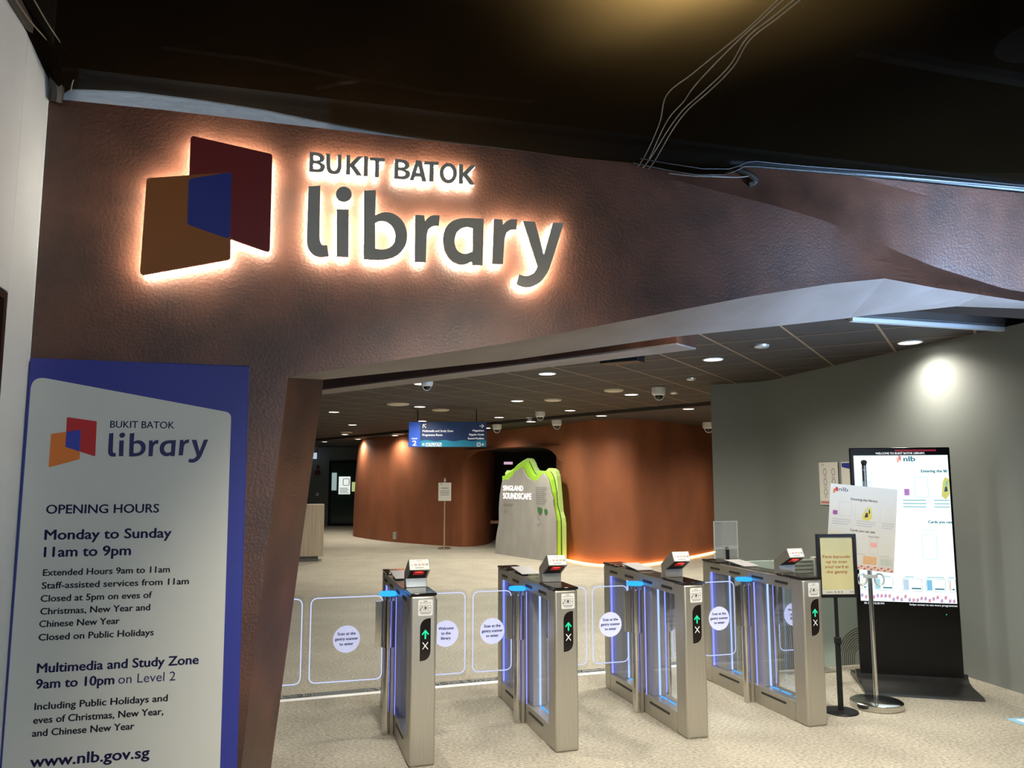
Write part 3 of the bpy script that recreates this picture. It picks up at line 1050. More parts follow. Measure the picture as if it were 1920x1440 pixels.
# ================================================================ LIT SIGN ON THE ENTRANCE WALL
GLYPH = json.loads('''{"l":[[[0.6633,3.0349,1],[0.7166,3.0436,1],[0.7199,2.7988,1],[0.7238,2.775,0],[0.7339,2.7607,0],[0.7554,2.7616,1],[0.7633,2.7113,1],[0.7256,2.7058,0],[0.6963,2.7126,0],[0.675,2.7336,0],[0.6645,2.7636,0],[0.6629,2.7977,1]]],"i":[[[0.7931,2.9368,1],[0.8487,2.9403,1],[0.8532,2.7144,1],[0.7986,2.7125,1]]],"b":[[[0.9175,3.0397,1],[0.9736,3.0472,1],[0.9725,2.923,1],[0.996,2.9357,0],[1.0231,2.943,0],[1.0608,2.9378,0],[1.099,2.9105,0],[1.1188,2.873,0],[1.1242,2.8344,0],[1.118,2.7915,0],[1.0946,2.7523,0],[1.0575,2.7257,0],[1.0103,2.7125,0],[0.9699,2.7096,0],[0.923,2.7104,1]],[[0.9733,2.8857,1],[0.9934,2.8959,0],[1.0205,2.896,0],[1.0481,2.8807,0],[1.0656,2.851,0],[1.0682,2.8194,0],[1.0598,2.7905,0],[1.0397,2.77,0],[1.0094,2.76,0],[0.9756,2.761,1]]],"r":[[[1.1608,2.9422,1],[1.2046,2.9431,1],[1.2092,2.9148,1],[1.2257,2.9349,0],[1.248,2.9476,0],[1.2797,2.9497,1],[1.2767,2.8968,1],[1.2486,2.8931,0],[1.2292,2.8785,0],[1.2183,2.8491,1],[1.2157,2.7152,1],[1.1625,2.7142,1]]],"a":[[[1.4982,2.9518,1],[1.4932,2.7189,1],[1.4414,2.7175,1],[1.4392,2.7331,1],[1.4093,2.7188,0],[1.3773,2.7166,0],[1.3382,2.7331,0],[1.3089,2.7703,0],[1.2987,2.8125,0],[1.2983,2.8483,0],[1.3086,2.8872,0],[1.3331,2.9196,0],[1.3686,2.9392,0],[1.4115,2.948,0],[1.4547,2.9502,0]],[[1.4427,2.8997,1],[1.4153,2.9025,0],[1.3867,2.8929,0],[1.3655,2.8717,0],[1.355,2.842,0],[1.3553,2.8132,0],[1.3661,2.7853,0],[1.3876,2.7704,0],[1.4125,2.7686,0],[1.4433,2.7839,1]]],"r2":[[[1.5492,2.9561,1],[1.5918,2.9561,1],[1.5954,2.9306,1],[1.6139,2.9491,0],[1.6375,2.9607,0],[1.6687,2.9627,1],[1.6634,2.9105,1],[1.6352,2.9067,0],[1.6138,2.8895,0],[1.6035,2.8616,1],[1.5955,2.7311,1],[1.5409,2.7295,1]]],"y":[[[1.697,2.9577,1],[1.7606,2.9593,1],[1.8049,2.7923,1],[1.8553,2.9628,1],[1.9111,2.9645,1],[1.8423,2.7492,0],[1.8194,2.6975,0],[1.7854,2.6527,0],[1.7442,2.6289,0],[1.7072,2.6244,0],[1.6666,2.6364,1],[1.6778,2.6844,1],[1.711,2.6778,0],[1.7408,2.6886,0],[1.7617,2.7083,0],[1.7723,2.731,1]]],"B":[[[0.665,3.2026,1],[0.6992,3.2028,0],[0.7224,3.1954,0],[0.7315,3.1787,0],[0.7266,3.1626,0],[0.7123,3.1562,1],[0.7303,3.1489,0],[0.7359,3.134,0],[0.7278,3.1163,0],[0.707,3.1078,0],[0.6645,3.107,1]],[[0.6825,3.1876,1],[0.6996,3.1866,0],[0.7103,3.1793,0],[0.7086,3.1692,0],[0.697,3.163,0],[0.6825,3.1629,1]],[[0.6823,3.1481,1],[0.7007,3.1479,0],[0.714,3.1395,0],[0.7117,3.1273,0],[0.6981,3.121,0],[0.6824,3.1215,1]]],"U":[[[0.7388,3.2021,1],[0.7573,3.202,1],[0.7595,3.1407,1],[0.7659,3.1258,0],[0.7773,3.1213,0],[0.7871,3.1266,0],[0.7934,3.1407,1],[0.7918,3.2043,1],[0.8098,3.2055,1],[0.8107,3.1389,1],[0.802,3.1154,0],[0.7777,3.1051,0],[0.7544,3.1098,0],[0.742,3.1304,1]]],"K":[[[0.8319,3.2051,1],[0.85,3.2056,1],[0.8509,3.1644,1],[0.8857,3.2051,1],[0.9093,3.2063,1],[0.8712,3.1594,1],[0.9066,3.1118,1],[0.8831,3.1094,1],[0.8512,3.1516,1],[0.8515,3.1105,1],[0.8328,3.1093,1]]],"I":[[[0.914,3.2082,1],[0.933,3.2088,1],[0.9336,3.1109,1],[0.9147,3.1097,1]]],"T":[[[0.9412,3.2061,1],[1.0136,3.2088,1],[1.0132,3.1922,1],[0.9865,3.1908,1],[0.986,3.1112,1],[0.9669,3.11,1],[0.9674,3.1909,1],[0.9415,3.1903,1]]],"B2":[[[1.0604,3.2109,1],[1.0965,3.2111,0],[1.1209,3.2035,0],[1.1302,3.1864,0],[1.1249,3.1699,0],[1.1097,3.1633,1],[1.1286,3.1558,0],[1.1344,3.1405,0],[1.1256,3.1222,0],[1.1035,3.1135,0],[1.0586,3.1127,1]],[[1.0787,3.1955,1],[1.0967,3.1945,0],[1.108,3.187,0],[1.106,3.1766,0],[1.0936,3.1703,0],[1.0784,3.1701,1]],[[1.0779,3.1549,1],[1.0973,3.1548,0],[1.1113,3.1461,0],[1.1088,3.1335,0],[1.0943,3.127,0],[1.0777,3.1275,1]]],"A":[[[1.162,3.2144,1],[1.1873,3.2149,1],[1.2131,3.1121,1],[1.1921,3.1115,1],[1.1862,3.1341,1],[1.1582,3.1334,1],[1.1515,3.1125,1],[1.132,3.1128,1]],[[1.1628,3.1513,1],[1.1817,3.1518,1],[1.1735,3.1894,1]]],"T2":[[[1.2014,3.2142,1],[1.2735,3.2174,1],[1.2723,3.2012,1],[1.2488,3.2002,1],[1.2476,3.1155,1],[1.2272,3.1149,1],[1.2276,3.1987,1],[1.2015,3.1982,1]]],"O":[[[1.3633,3.1702,0],[1.3613,3.1541,0],[1.3553,3.1392,0],[1.3459,3.1269,0],[1.334,3.1184,0],[1.3208,3.1146,0],[1.3076,3.1159,0],[1.2956,3.1219,0],[1.2861,3.1323,0],[1.2799,3.1459,0],[1.2776,3.1615,0],[1.2796,3.1775,0],[1.2855,3.1924,0],[1.2948,3.2047,0],[1.3067,3.2133,0],[1.3199,3.2172,0],[1.3332,3.2161,0],[1.3452,3.21,0],[1.3548,3.1996,0],[1.3611,3.1859,0]],[[1.3439,3.1682,0],[1.3429,3.1577,0],[1.3396,3.148,0],[1.3344,3.14,0],[1.3279,3.1345,0],[1.3206,3.1322,0],[1.3133,3.1331,0],[1.3067,3.1372,0],[1.3015,3.1441,0],[1.2981,3.1532,0],[1.2968,3.1634,0],[1.2979,3.174,0],[1.3011,3.1837,0],[1.3063,3.1917,0],[1.3128,3.1972,0],[1.32,3.1996,0],[1.3274,3.1987,0],[1.334,3.1945,0],[1.3393,3.1876,0],[1.3427,3.1785,0]]],"K2":[[[1.3738,3.2177,1],[1.3932,3.2182,1],[1.3935,3.1755,1],[1.4316,3.2178,1],[1.4571,3.219,1],[1.4152,3.1703,1],[1.4525,3.1209,1],[1.4271,3.1184,1],[1.3936,3.1622,1],[1.3932,3.1195,1],[1.373,3.1183,1]]],"dot":[[[0.8616,3.016,0],[0.8601,3.0043,0],[0.8551,2.9935,0],[0.8472,2.9845,0],[0.8372,2.9783,0],[0.8259,2.9754,0],[0.8146,2.9762,0],[0.8044,2.9805,0],[0.7961,2.988,0],[0.7907,2.9979,0],[0.7886,3.0091,0],[0.7901,3.0208,0],[0.795,3.0316,0],[0.8029,3.0406,0],[0.8129,3.0469,0],[0.8242,3.0498,0],[0.8355,3.0491,0],[0.8458,3.0448,0],[0.8541,3.0373,0],[0.8596,3.0274,0]]]}''')
LETTERS = {k: [smooth_loop(l, 4) for l in v] for k, v in GLYPH.items()}
TH = 0.026      # letter body thickness
D_F = -0.062    # front face

sg = place_in_wall(tag(bpy.data.objects.new('library_sign', None), 'backlit grey lettering reading BUKIT BATOK library on the rust wall', 'sign'))
COL.objects.link(sg)
SEQ = [('B',), ('U',), ('K',), ('I',), ('T',), ('B2',), ('A',), ('T2',), ('O',), ('K2',), ('l',), ('i', 'dot'), ('b',), ('r',), ('a',), ('r2',), ('y',)]
M_RETURN = mat('sign_letter_side', (0.60, 0.46, 0.40), 0.5, var=0.05)
for keys in SEQ:
    mb, m2, m3 = MB(), MB(), MB()
    for k in keys:
        loops = LETTERS[k]
        small = k.isupper() or k[0].isupper()
        mb.prism(loops, P_WALL, D_F, D_F + (.004 if small else .018))
        if small:
            m3.prism(loops, P_WALL, D_F + .0042, D_F + .027)
        m2.prism(loops, P_WALL, D_F + (.0272 if small else .0182), D_F + .036)
    lt = mb.build('letter', M_LETTER, sg, smooth=25)
    m2.build('glowing_back', M_HALO, lt, smooth=0)
    if m3.v:
        m3.build('white_side', M_WHITE, lt, smooth=25)

lg = place_in_wall(tag(bpy.data.objects.new('logo_sign', None), 'backlit emblem of overlapping red, orange and blue panels on rust wall', 'sign'))
COL.objects.link(lg)
RED = [[0.1441, 3.2229], [0.4984, 3.1734], [0.5022, 2.7084], [0.1489, 2.809]]
ORA = [[-0.0276, 2.9692], [0.3253, 3.0687], [0.3341, 2.664], [-0.0195, 2.5433]]
BLU = [[0.1463, 3.0182], [0.3253, 3.0687], [0.3306, 2.7548], [0.1489, 2.809]]
ORA = [[-0.0276, 3.005], [0.3253, 3.0687], [0.3341, 2.664], [-0.0337, 2.566]]
for nm, q, m, d in (('red_panel', RED, M_SRED, D_F), ('orange_panel', ORA, M_SORANGE, D_F - .0015), ('blue_panel', BLU, M_SBLUE, D_F - .003)):
    lp_ = rounded(q, .016, 5)
    mb = MB().prism([lp_], P_WALL, d, d + .018)
    p = mb.build(nm, m, lg, smooth=25)
    if nm != 'blue_panel':
        cx = sum(a for a, b in lp_) / len(lp_)
        cy = sum(b for a, b in lp_) / len(lp_)
        ins = [(cx + (a - cx) * .985, cy + (b - cy) * .985) for a, b in lp_]
        MB().prism([ins], P_WALL, d + .0182, d + .036).build('glowing_back', M_HALO, p, smooth=0)

# ================================================================ OPENING HOURS PANEL
ps = place_in_wall(tag(bpy.data.objects.new('opening_hours_panel', None), 'tall navy and white opening hours panel against the rust wall', 'sign board'))
COL.objects.link(ps)
mb = MB().prism([[(-.448, .06), (.443, .06), (.4285, 2.19), (-.4445, 2.1915)]], P_WALL, -.020, -.001)
mb.build('backing_board', M_POSTER_B, ps, bevel=.002)
wp = rounded([(-.446, .06), (-.4365, 2.119), (.362, 1.979), (.3785, .06)], [0, .05, .032, 0], 8)
MB().flat([wp], P_WALL, -.0212).build('white_field', M_POSTER_W, ps)
pp = lambda u, v, d: (u, -.0222 - d, v)
for nm, q, m, dd in (('red_mark', [[-.2926, 1.9472], [-.1771, 1.9312], [-.175, 1.7819], [-.2913, 1.8214]], M_RED, 0),
                     ('orange_mark', [[-.3485, 1.8749], [-.2365, 1.8947], [-.2336, 1.7704], [-.3492, 1.7351]], M_ORANGE, .0003),
                     ('blue_mark', [[-.2910, 1.8850], [-.2365, 1.8947], [-.2348, 1.8020], [-.2913, 1.8214]], M_BLUE, .0006)):
    MB().flat([rounded(q, .005, 4)], pp, dd).build(nm, m, ps)
# the word library, in the lettering of the big sign
mb = MB()
gx0, gx1, gy0, gy1 = .663, 1.911, 2.7205, 3.05
for k in ('l', 'i', 'dot', 'b', 'r', 'a', 'r2', 'y'):
    mb.flat([[(-.1268 + (u - gx0) / (gx1 - gx0) * .398, 1.786 + (v - gy0) / (gy1 - gy0) * .0985) for u, v in l] for l in LETTERS[k]], pp)
LINES = [('BUKIT BATOK', -.124, 1.905, .254, .0315, .004), ('OPENING HOURS', -.347, 1.545, .432, .0385, .010), ('Monday to Sunday', -.346, 1.439, .485, .0425, .014),
         ('11am to 9pm', -.344, 1.369, .327, .0425, .014), ('Multimedia and Study Zone', -.341, .908, .612, .0390, .014), ('9am to 10pm', -.341, .846, .288, .039, .014),
         ('on Level 2', -.037, .846, .220, .039, .0), ('www.nlb.gov.sg', -.343, .544, .439, .045, .014)]
for t, x, y, w, c, b in LINES:
    MB().text(t, pp, x, y, w, c, bold=b * 2).build('navy_lettering', M_NAVY, ps, smooth=0)
mb.build('word_mark', M_NAVY, ps, smooth=0)
for t, x, y, w, c in [('Extended Hours 9am to 11am', -.343, 1.293, .483, .0275), ('Staff-assisted services from 11am', -.344, 1.241, .562, .0275), ('Closed at 5pm on eves of', -.345, 1.189, .420, .0275),
                      ('Christmas, New Year and', -.343, 1.138, .413, .0275), ('Chinese New Year', -.344, 1.088, .299, .0275), ('Closed on Public Holidays', -.343, 1.035, .432, .0275),
                      ('Including Public Holidays and', -.341, .764, .497, .0285), ('eves of Christmas, New Year,', -.342, .711, .484, .0285), ('and Chinese New Year', -.343, .661, .376, .0285)]:
    MB().text(t, pp, x, y, w, c, bold=.026).build('black_lettering', M_INK, ps, smooth=0)

# ================================================================ ENTRANCE GATES
GY = 0.2818
GAX = Vector((-math.sin(GY), math.cos(GY), 0))
GPR = Vector((math.cos(GY), math.sin(GY), 0))
GL, GW, U_P = 1.3747, .1576, .665
ALONG = 4.888
M_SLOT = mat('slot_black', (0.02, 0.018, 0.016), 0.6, var=0.1)
M_PANEL_IN = mat('grey_inner_panel', (0.36, 0.35, 0.36), 0.4, 0.4, var=0.06)
M_LABEL = mat('white_label', (0.72, 0.72, 0.69), 0.5, var=0.03)


def swing_panel(root, side, far, near, text):
    """glass wing in the flap line; far/near: outline edges measured across from the gate's left face"""
    y = U_P
    pl_ = lambda u, v, d: (u, y - .006 - d, v)
    lo, hi = min(far, near), max(far, near)
    m = MB().prism([rrect(lo - .018, hi + .045 if side < 0 else hi + .018, .335, .925, .05)] if side < 0 else [rrect(lo - .045, hi + .018, .335, .925, .05)],
                   lambda u, v, d: (u, y + d, v), -.005, .005)
    p = m.build('swing_panel', M_GLASS, root, smooth=0)
    loop = rrect(lo, hi, .362, .903, .045, 6)
    MB().strip(pl_, loop, .0065, .001, closed=True).build('glowing_outline', M_EDGE, p, smooth=0)
    if text:
        cx = (lo + hi) / 2
        if text.startswith('Welcome'):
            cx = hi - .135
        st = MB().flat([circle(cx, .631, .088, 40)], pl_, .0015).build('round_sticker', M_STICKER, p, smooth=0)
        mb = MB()
        for k, t in enumerate(text.split('/')):
            wmax = {'gantry scanner': .150}.get(t)
            mb.text(t, pl_, cx, 
                    .658 - k * .033, wmax, .0195, 'C', bold=.03, d=.003)
        mb.build('sticker_lettering', M_NAVY, p, smooth=0)


def make_gate(across, label, left=None, right=None, ltext='', rtext='', tray=True):
    o = GPR * across + GAX * ALONG
    t = thing('entrance_gate', label, 'turnstile', (o.x, o.y, 0), GY, group='entrance gates in a row')
    W = GW
    bv = dict(bevel=.007)
    MB().box(0, W, 0, .14, 0, .985).build('front_column', M_STEEL, t, bevel=.014)
    MB().box(0, W, 1.265, GL, 0, .985).build('rear_column', M_STEEL, t, bevel=.010)
    MB().box(.002, W - .002, .14, 1.265, 0, .135).build('base_plinth', M_STEEL, t, bevel=.004)
    MB().box(.002, W - .002, .14, 1.265, .905, .985).build('top_beam', M_STEEL, t, bevel=.004)
    MB().box(.03, W - .03, .545, .80, .135, .905).build('core_panel', M_PANEL_IN, t, bevel=.004)
    rp = MB().box(.03, W - .03, 1.08, 1.265, .135, .905).build('rear_panel', M_PANEL_IN, t, bevel=.003)
    MB().lathe(0, 0, [(.0001, .004), (.008, .004), (.010, 0)], 14).build('lock', M_STEEL2, rp).matrix_local = Matrix.Translation((.03, 1.16, .85)) @ Matrix.Rotation(-math.pi / 2, 4, 'Y')
    for v in (.006, W - .010):
        MB().box(v, v + .004, .14, .56, .135, .905).build('glass_panel', M_GLASS, t)
        MB().box(v, v + .004, .78, 1.265, .135, .905).build('glass_panel', M_GLASS, t)
    # posts with light rings and wing clamps on both sides
    for sd in (-1, 1):
        x = -.045 if sd < 0 else W + .045
        MB().box(min(x, 0 if sd < 0 else W), max(x, 0 if sd < 0 else W), U_P - .022, U_P + .045, 0, .90).build('post_housing', M_STEEL, t, bevel=.004)
        p = MB().cyl(x, U_P, 0, .905, .030, n=28).build('post', M_STEEL2, t)
        MB().lathe(x, U_P, [(.0001, .926), (.058, .926), (.064, .920), (.064, .908), (.058, .903), (.0001, .903)], 32).build('light_ring', M_CYAN_LED, p)
        wing = left if sd < 0 else right
        if wing:
            m = MB().cyl(x, U_P, .566, .870, .046, n=28)
            if sd < 0:
                m.box(x - .085, x - .02, U_P - .012, U_P + .012, .57, .866)
            else:
                m.box(x + .02, x + .085, U_P - .012, U_P + .012, .57, .866)
            m.build('wing_clamp', M_STEEL2, p)
    # light strips
    m = MB()
    m.box(.074, .086, .538, .545, .14, .90)
    m.build('inner_light_strip', M_STRIP, t, smooth=0)
    m = MB()
    m.box(.074, .084, .44, .53, .135, .140)
    m.box(.074, .084, .30, .41, .135, .140)
    m.box(.074, .084, .16, .25, .135, .140)
    m.build('floor_light_dash', M_CYAN_LED, t, smooth=0)
    for x in (-.003, W + .001):
        MB().box(x, x + .002, .588, .602, .14, .90).build('side_light_strip', M_BLUE_LED, t, smooth=0)
    MB().box(.012, .024, 1.252, 1.262, .14, .90).build('side_light_strip', M_BLUE_LED, t, smooth=0)
    m = MB()
    m.box(.074, .084, 1.072, 1.080, .14, .90)
    m.build('inner_light_strip', M_STRIP, t, smooth=0)
    m = MB()
    m.box(.074, .084, .95, 1.06, .135, .140)
    m.build('floor_light_dash', M_CYAN_LED, t, smooth=0)
    # slots in the side faces
    for x0, x1 in ((-.0015, .004), (W - .004, W + .0015)):
        for u0, u1 in ((.169, .324), (.476, .626), (.795, .948), (1.096, 1.243)):
            MB().prism([rrect(u0, u1, .931, .949, .006, 3)], lambda u, v, d: (d, u, v), x0 if x0 < 0 else x0, x1).build('vent_slot', M_SLOT, t, smooth=0)
        for u0, u1 in ((.247, .55), (.856, 1.15)):
            MB().prism([rrect(u0, u1, .088, .103, .006, 3)], lambda u, v, d: (d, u, v), x0, x1).build('vent_slot', M_SLOT, t, smooth=0)
    # top plates
    MB().box(-.002, W + .002, -.004, .30, .985, 1.0).build('front_top_plate', M_BLACKGLASS, t, bevel=.003)
    MB().box(-.002, W + .002, 1.10, GL + .003, .985, 1.0).build('rear_top_plate', M_BLACKGLASS, t, bevel=.003)
    MB().box(.004, W - .004, .30, 1.10, .985, .992).build('steel_cover', M_STEEL2, t)
    m = MB()
    m.add([(.01, .74, 1.0), (.15, .74, 1.0), (.15, 1.03, 1.022), (.01, 1.03, 1.022), (.01, .74, 1.004), (.15, .74, 1.004), (.15, 1.03, 1.026), (.01, 1.03, 1.026)],
          [(3, 2, 1, 0), (4, 5, 6, 7), (0, 1, 5, 4), (1, 2, 6, 5), (2, 3, 7, 6), (3, 0, 4, 7)])
    m.box(.03, .13, .98, 1.0, .992, 1.02)
    m.build('card_tray', M_PANEL_IN, t, smooth=0)
    # scanner head: a cranked housing looking down at the reading plate
    prof = [(.28, 1.0), (.345, 1.0), (.345, 1.09), (.19, 1.185), (.155, 1.122), (.282, 1.055)]
    hd = MB().prism([prof], lambda u, v, d: (d, u, v), .014, W - .014).build('scanner_head', M_STEEL, t, bevel=.003, smooth=0)
    a, b = Vector((.155, 1.122)), Vector((.282, 1.055))
    e = (b - a).normalized()
    nrm = Vector((-.467, -.884))
    fp = lambda u, v, d: (u, a.x + e.x * v + nrm.x * d, a.y + e.y * v + nrm.y * d)
    MB().rect(fp, .022, W - .022, .012, .132, .0012).build('reader_plate', M_SLOT, hd, smooth=0)
    MB().rect(fp, .045, W - .045, .02, .075, .0022).build('scan_window', mat('dark_red_window', (0.10, 0.004, 0.004), 0.2, emit=(1, .02, .02), strength=.25), hd, smooth=0)
    MB().flat([circle(W / 2, .030, .026, 20, .008)], fp, .0032).build('scan_light', M_RED_LED, hd, smooth=0)
    c, dd = Vector((.155, 1.122)), Vector((.19, 1.185))
    e2 = (dd - c).normalized()
    n2 = Vector((-.874, .486))
    lp_ = lambda u, v, d: (u, c.x + e2.x * v + n2.x * d, c.y + e2.y * v + n2.y * d)
    lb = MB().flat([rrect(.018, W - .018, .003, .069, .004)], lp_, .0012).build('icon_label', M_LABEL, hd, smooth=0)
    for k, (cc, w) in enumerate(((M_INK, .005), (mat('pale_pink_icon', (.62, .36, .34), .6), .018), (mat('pale_blue_icon', (.36, .42, .50), .6), .017), (mat('peach_icon', (.70, .42, .26), .6), .020), (mat('grey_blue_icon', (.30, .37, .44), .6), .018))):
        cx = .032 + k * .0235
        MB().flat([rrect(cx - w / 2, cx + w / 2, .030 - w * .15, .030 + max(w * .6, .004), .001, 2)], lp_, .002).build('icon', cc, lb, smooth=0)
    m = MB()
    m.rect(lp_, .05, .106, .012, .016, .002)
    m.rect(lp_, .062, .096, .058, .060, .002)
    m.build('caption_lines', M_GREYINK, lb, smooth=0)
    # label and lit indicator on the front column
    ff = lambda u, v, d: (u, -.0008 - d, v)
    lb = MB().flat([rrect(.046, .134, .868, .962, .009)], ff, .0004).build('instruction_label', M_LABEL, t, smooth=0)
    m = MB()
    m.rect(ff, .078, .102, .951, .954, .0012)
    m.text('NLB Mobile app eCard', ff, .09, .941, .068, .0055, 'C', bold=.02, d=.0012)
    m.rect(ff, .054, .126, .886, .889, .0012)
    m.rect(ff, .062, .118, .878, .881, .0012)
    for x0 in (.056, .081, .106):
        m.strip(ff, rrect(x0, x0 + .018, .897, .929, .003, 2), .002, .0012, closed=True)
    m.rect(ff, .085, .095, .904, .922, .0012)
    m.rect(ff, .110, .120, .910, .914, .0012)
    m.strip(ff, [(.052, .898), (.062, .906), (.070, .924)], .004, .0012)
    m.build('label_print', M_INK, lb, smooth=0)
    shp = rounded([(.058, .603), (.124, .603), (.124, .853), (.058, .853)], [.001, .062, .001, .062], 8)
    ip = MB().prism([shp], ff, -.001, .0014).build('indicator_panel', M_BLACKGLASS, t, smooth=0)
    MB().strip(ff, shp, .003, .0012, closed=True).build('indicator_rim', M_ALU, ip, smooth=0)
    m = MB()
    m.strip(ff, [(.072, .757), (.091, .782), (.110, .757)], .009, .0024)
    m.rect(ff, .0865, .0955, .732, .779, .0024)
    m.build('green_arrow', M_GREEN_LED, ip, smooth=0)
    m = MB()
    m.strip(ff, [(.075, .672), (.107, .712)], .005, .0022)
    m.strip(ff, [(.075, .712), (.107, .672)], .005, .0023)
    m.build('cross', M_WHITE, ip, smooth=0)
    if left:
        swing_panel(t, -1, left[0], left[1], ltext)
    if right:
        swing_panel(t, 1, right[1], right[0], rtext)
    return t


SCAN = 'Scan at the/gantry scanner/to enter'
WELC = 'Welcome/to the/library'
make_gate(-.55, 'steel entrance gate hidden behind the rust jamb, its glass wing showing', right=(.245, .719), rtext='')
make_gate(.780, 'leftmost whole steel entrance gate, nearest the rust jamb', left=(-.555, -.085), right=(.24, .486), ltext=SCAN, rtext=WELC)
make_gate(1.694, 'second steel entrance gate from the left, below the mountain display', left=(-.372, -.095), right=(.25, .470), ltext=SCAN, rtext='')
make_gate(2.602, 'third steel entrance gate from the left, before the orange wall light strip', left=(-.388, -.112), right=(.25, .458), ltext=SCAN, rtext='')
make_gate(3.519, 'rightmost steel entrance gate, beside the black framed sign', left=(-.408, -.140), right=(.25, .52), ltext=SCAN, rtext=WELC)

# clear sign holder on the rear of the rightmost gate
o = GPR * 3.519 + GAX * ALONG
h = thing('acrylic_sign_holder', 'empty clear acrylic sign holder clamped on the rightmost gate', 'sign holder', (o.x, o.y, 0), GY)
yb = 1.13
hp = lambda u, v, d: (u, yb + d, v)
MB().prism([rrect(-.022, .196, 1.035, 1.33, .003)], hp, -.002, .002).build('clear_sheet', M_ACRYL, h, smooth=0)
m = MB()
m.strip(hp, [(-.022, 1.025), (-.022, 1.33), (.196, 1.33), (.196, 1.025)], .012, -.003)
m.rect(hp, -.022, .196, 1.106, 1.116, -.003)
m.rect(hp, -.022, .196, 1.122, 1.128, -.003)
m.build('clear_edges', mat('acrylic_edge', (.42, .44, .43), .3, var=.05), h, smooth=0)
m = MB().box(.078, .102, yb - .03, yb - .006, 1.002, 1.10)
m.build('black_clamp', M_BLACK, h, bevel=.004)
m = MB().cyl(.086, yb - .02, 1.10, 1.125, .014, n=16)
m.build('clamp_knob', M_STEEL2, h)

# ================================================================ FLOOR MARKINGS
TA = 6.615
t0 = GPR * 0 + GAX * TA
tp = thing('floor_tape', 'dark and white floor tape with upside down lettering behind the gates', 'floor tape', (t0.x, t0.y, 0), R(19.2))
fl = lambda u, v, d: (u, v, .002 + d)
MB().rect(fl, -1.6, 4.4, .0, .115).build('dark_band', mat('tape_dark', (.10, .115, .115), .6, var=.06), tp, smooth=0)
MB().rect(fl, -1.6, 4.4, -.075, .0).build('white_band', mat('tape_white', (.85, .85, .84), .5, var=.03), tp, smooth=0)
inv = lambda u, v, d: (-u, .108 - v, .0035 + d)
MSG = 'DO NOT TAKE UNBORROWED ITEMS BEYOND THIS POINT'
for right_end in (3.06, .297):
    MB().text(MSG, inv, -right_end, .008, 2.35, .085, bold=.02).build('white_lettering', M_WHITE, tp, smooth=0)

st = thing('floor_sticker', 'pale blue sticker on the carpet at the lower right edge', 'floor sticker', (3.62, 5.80, 0), R(12))
MB().rect(fl, -.12, .5, -.09, .09).build('blue_border', mat('sticker_blue', (.22, .48, .72), .5, var=.05), st, smooth=0)
MB().rect(fl, -.07, .45, -.06, .06, .001).build('white_centre', M_WHITE, st, smooth=0)

# ================================================================ TALL SCREEN
k = thing('digital_kiosk', 'tall black screen kiosk glowing white against the grey wall', 'digital display', (2.912, 6.895, 0), R(-14.1))
KP = lambda u, v, d: (u, -d, v)
MB().box(0, .7835, -.001, .045, .03, 1.948).build('black_body', M_KIOSK, k, bevel=.006)
m = MB()
prof = [(0, .075), (-.03, .05), (-.10, .032), (-.38, .022), (-.42, .0), (.30, .0), (.30, .03), (.06, .05), (.045, .1), (0, .1)]
m.prism([prof], lambda u, v, d: (d, u, v), -.035, .81)
m.build('curved_foot', mat('foot_black', (.018, .018, .018), .3, var=.3, scale=14), k, bevel=.003)
M_SCR = emit_mat('screen_white', (0.80, 1.0, 1.0), 1.45)
MB().rect(KP, .030, .765, .665, 1.882, .0015).build('lit_screen', M_SCR, k, smooth=0)
sc_t = emit_mat('screen_teal', (0.10, 0.36, 0.44), .6)
sc_p = emit_mat('screen_pale', (0.40, 0.70, 0.76), .9)
m = MB()
m.text('WELCOME TO BUKIT BATOK LIBRARY.', KP, .40, 1.892, .385, .017, 'C', bold=.03, d=.002)
m.text('Swipe screen to see more programmes', KP, .765, .640, .36, .016, 'R', bold=.02, d=.002)
m.text('30 Apr 12:28 PM', KP, .055, .640, .155, .016, 'L', bold=.02, d=.002)
m.build('white_caption', emit_mat('screen_caption', (.9, .95, 1), 1.0), k, smooth=0)
m = MB().rect(KP, .36, .68, 1.915, 1.930, .002)
m.build('red_ticker', mat('ticker_red', (.32, .008, .02), .4, emit=(1, .03, .08), strength=.12), k, smooth=0)
m = MB()
m.text('nlb', KP, .425, 1.832, .088, .044, bold=.04, d=.003)
m.text('Entering the lib', KP, .555, 1.738, .200, .024, bold=.05, d=.003)
m.text('Cards you can', KP, .585, 1.316, .178, .023, bold=.05, d=.003)
m.build('screen_lettering', sc_t, k, smooth=0)
MB().text('NLB eCard', KP, .55, 1.252, .10, .017, d=.003).build('screen_small_print', sc_p, k, smooth=0)
for xa, xb in ((.40, .58), (.64, .76)):
    m = MB()
    for y0 in (1.500, 1.472, 1.445):
        m.rect(KP, xa, xb, y0, y0 + .010, .003)
    m.build('screen_small_print', sc_p, k, smooth=0)
for x0, x1 in ((.04, .09), (.20, .27), (.38, .45), (.55, .68), (.71, .76)):
    MB().rect(KP, x0, x1, .868, .876, .003).build('screen_small_print', sc_p, k, smooth=0)
for q in (rrect(.50, .60, 1.53, 1.70, .006), rrect(.53, .64, 1.02, 1.22, .006)):
    MB().strip(KP, q, .003, .003, closed=True).build('screen_card_outline', sc_p, k, smooth=0)
for nm, q, c in (('red_mark', [(.385, 1.885), (.405, 1.875), (.405, 1.835), (.385, 1.845)], emit_mat('scr_red', (.85, .25, .32), .9)),
                 ('orange_mark', [(.370, 1.862), (.390, 1.868), (.390, 1.828), (.370, 1.818)], emit_mat('scr_orange', (1, .55, .45), .95))):
    MB().flat([q], KP, .0032).build(nm, c, k, smooth=0)
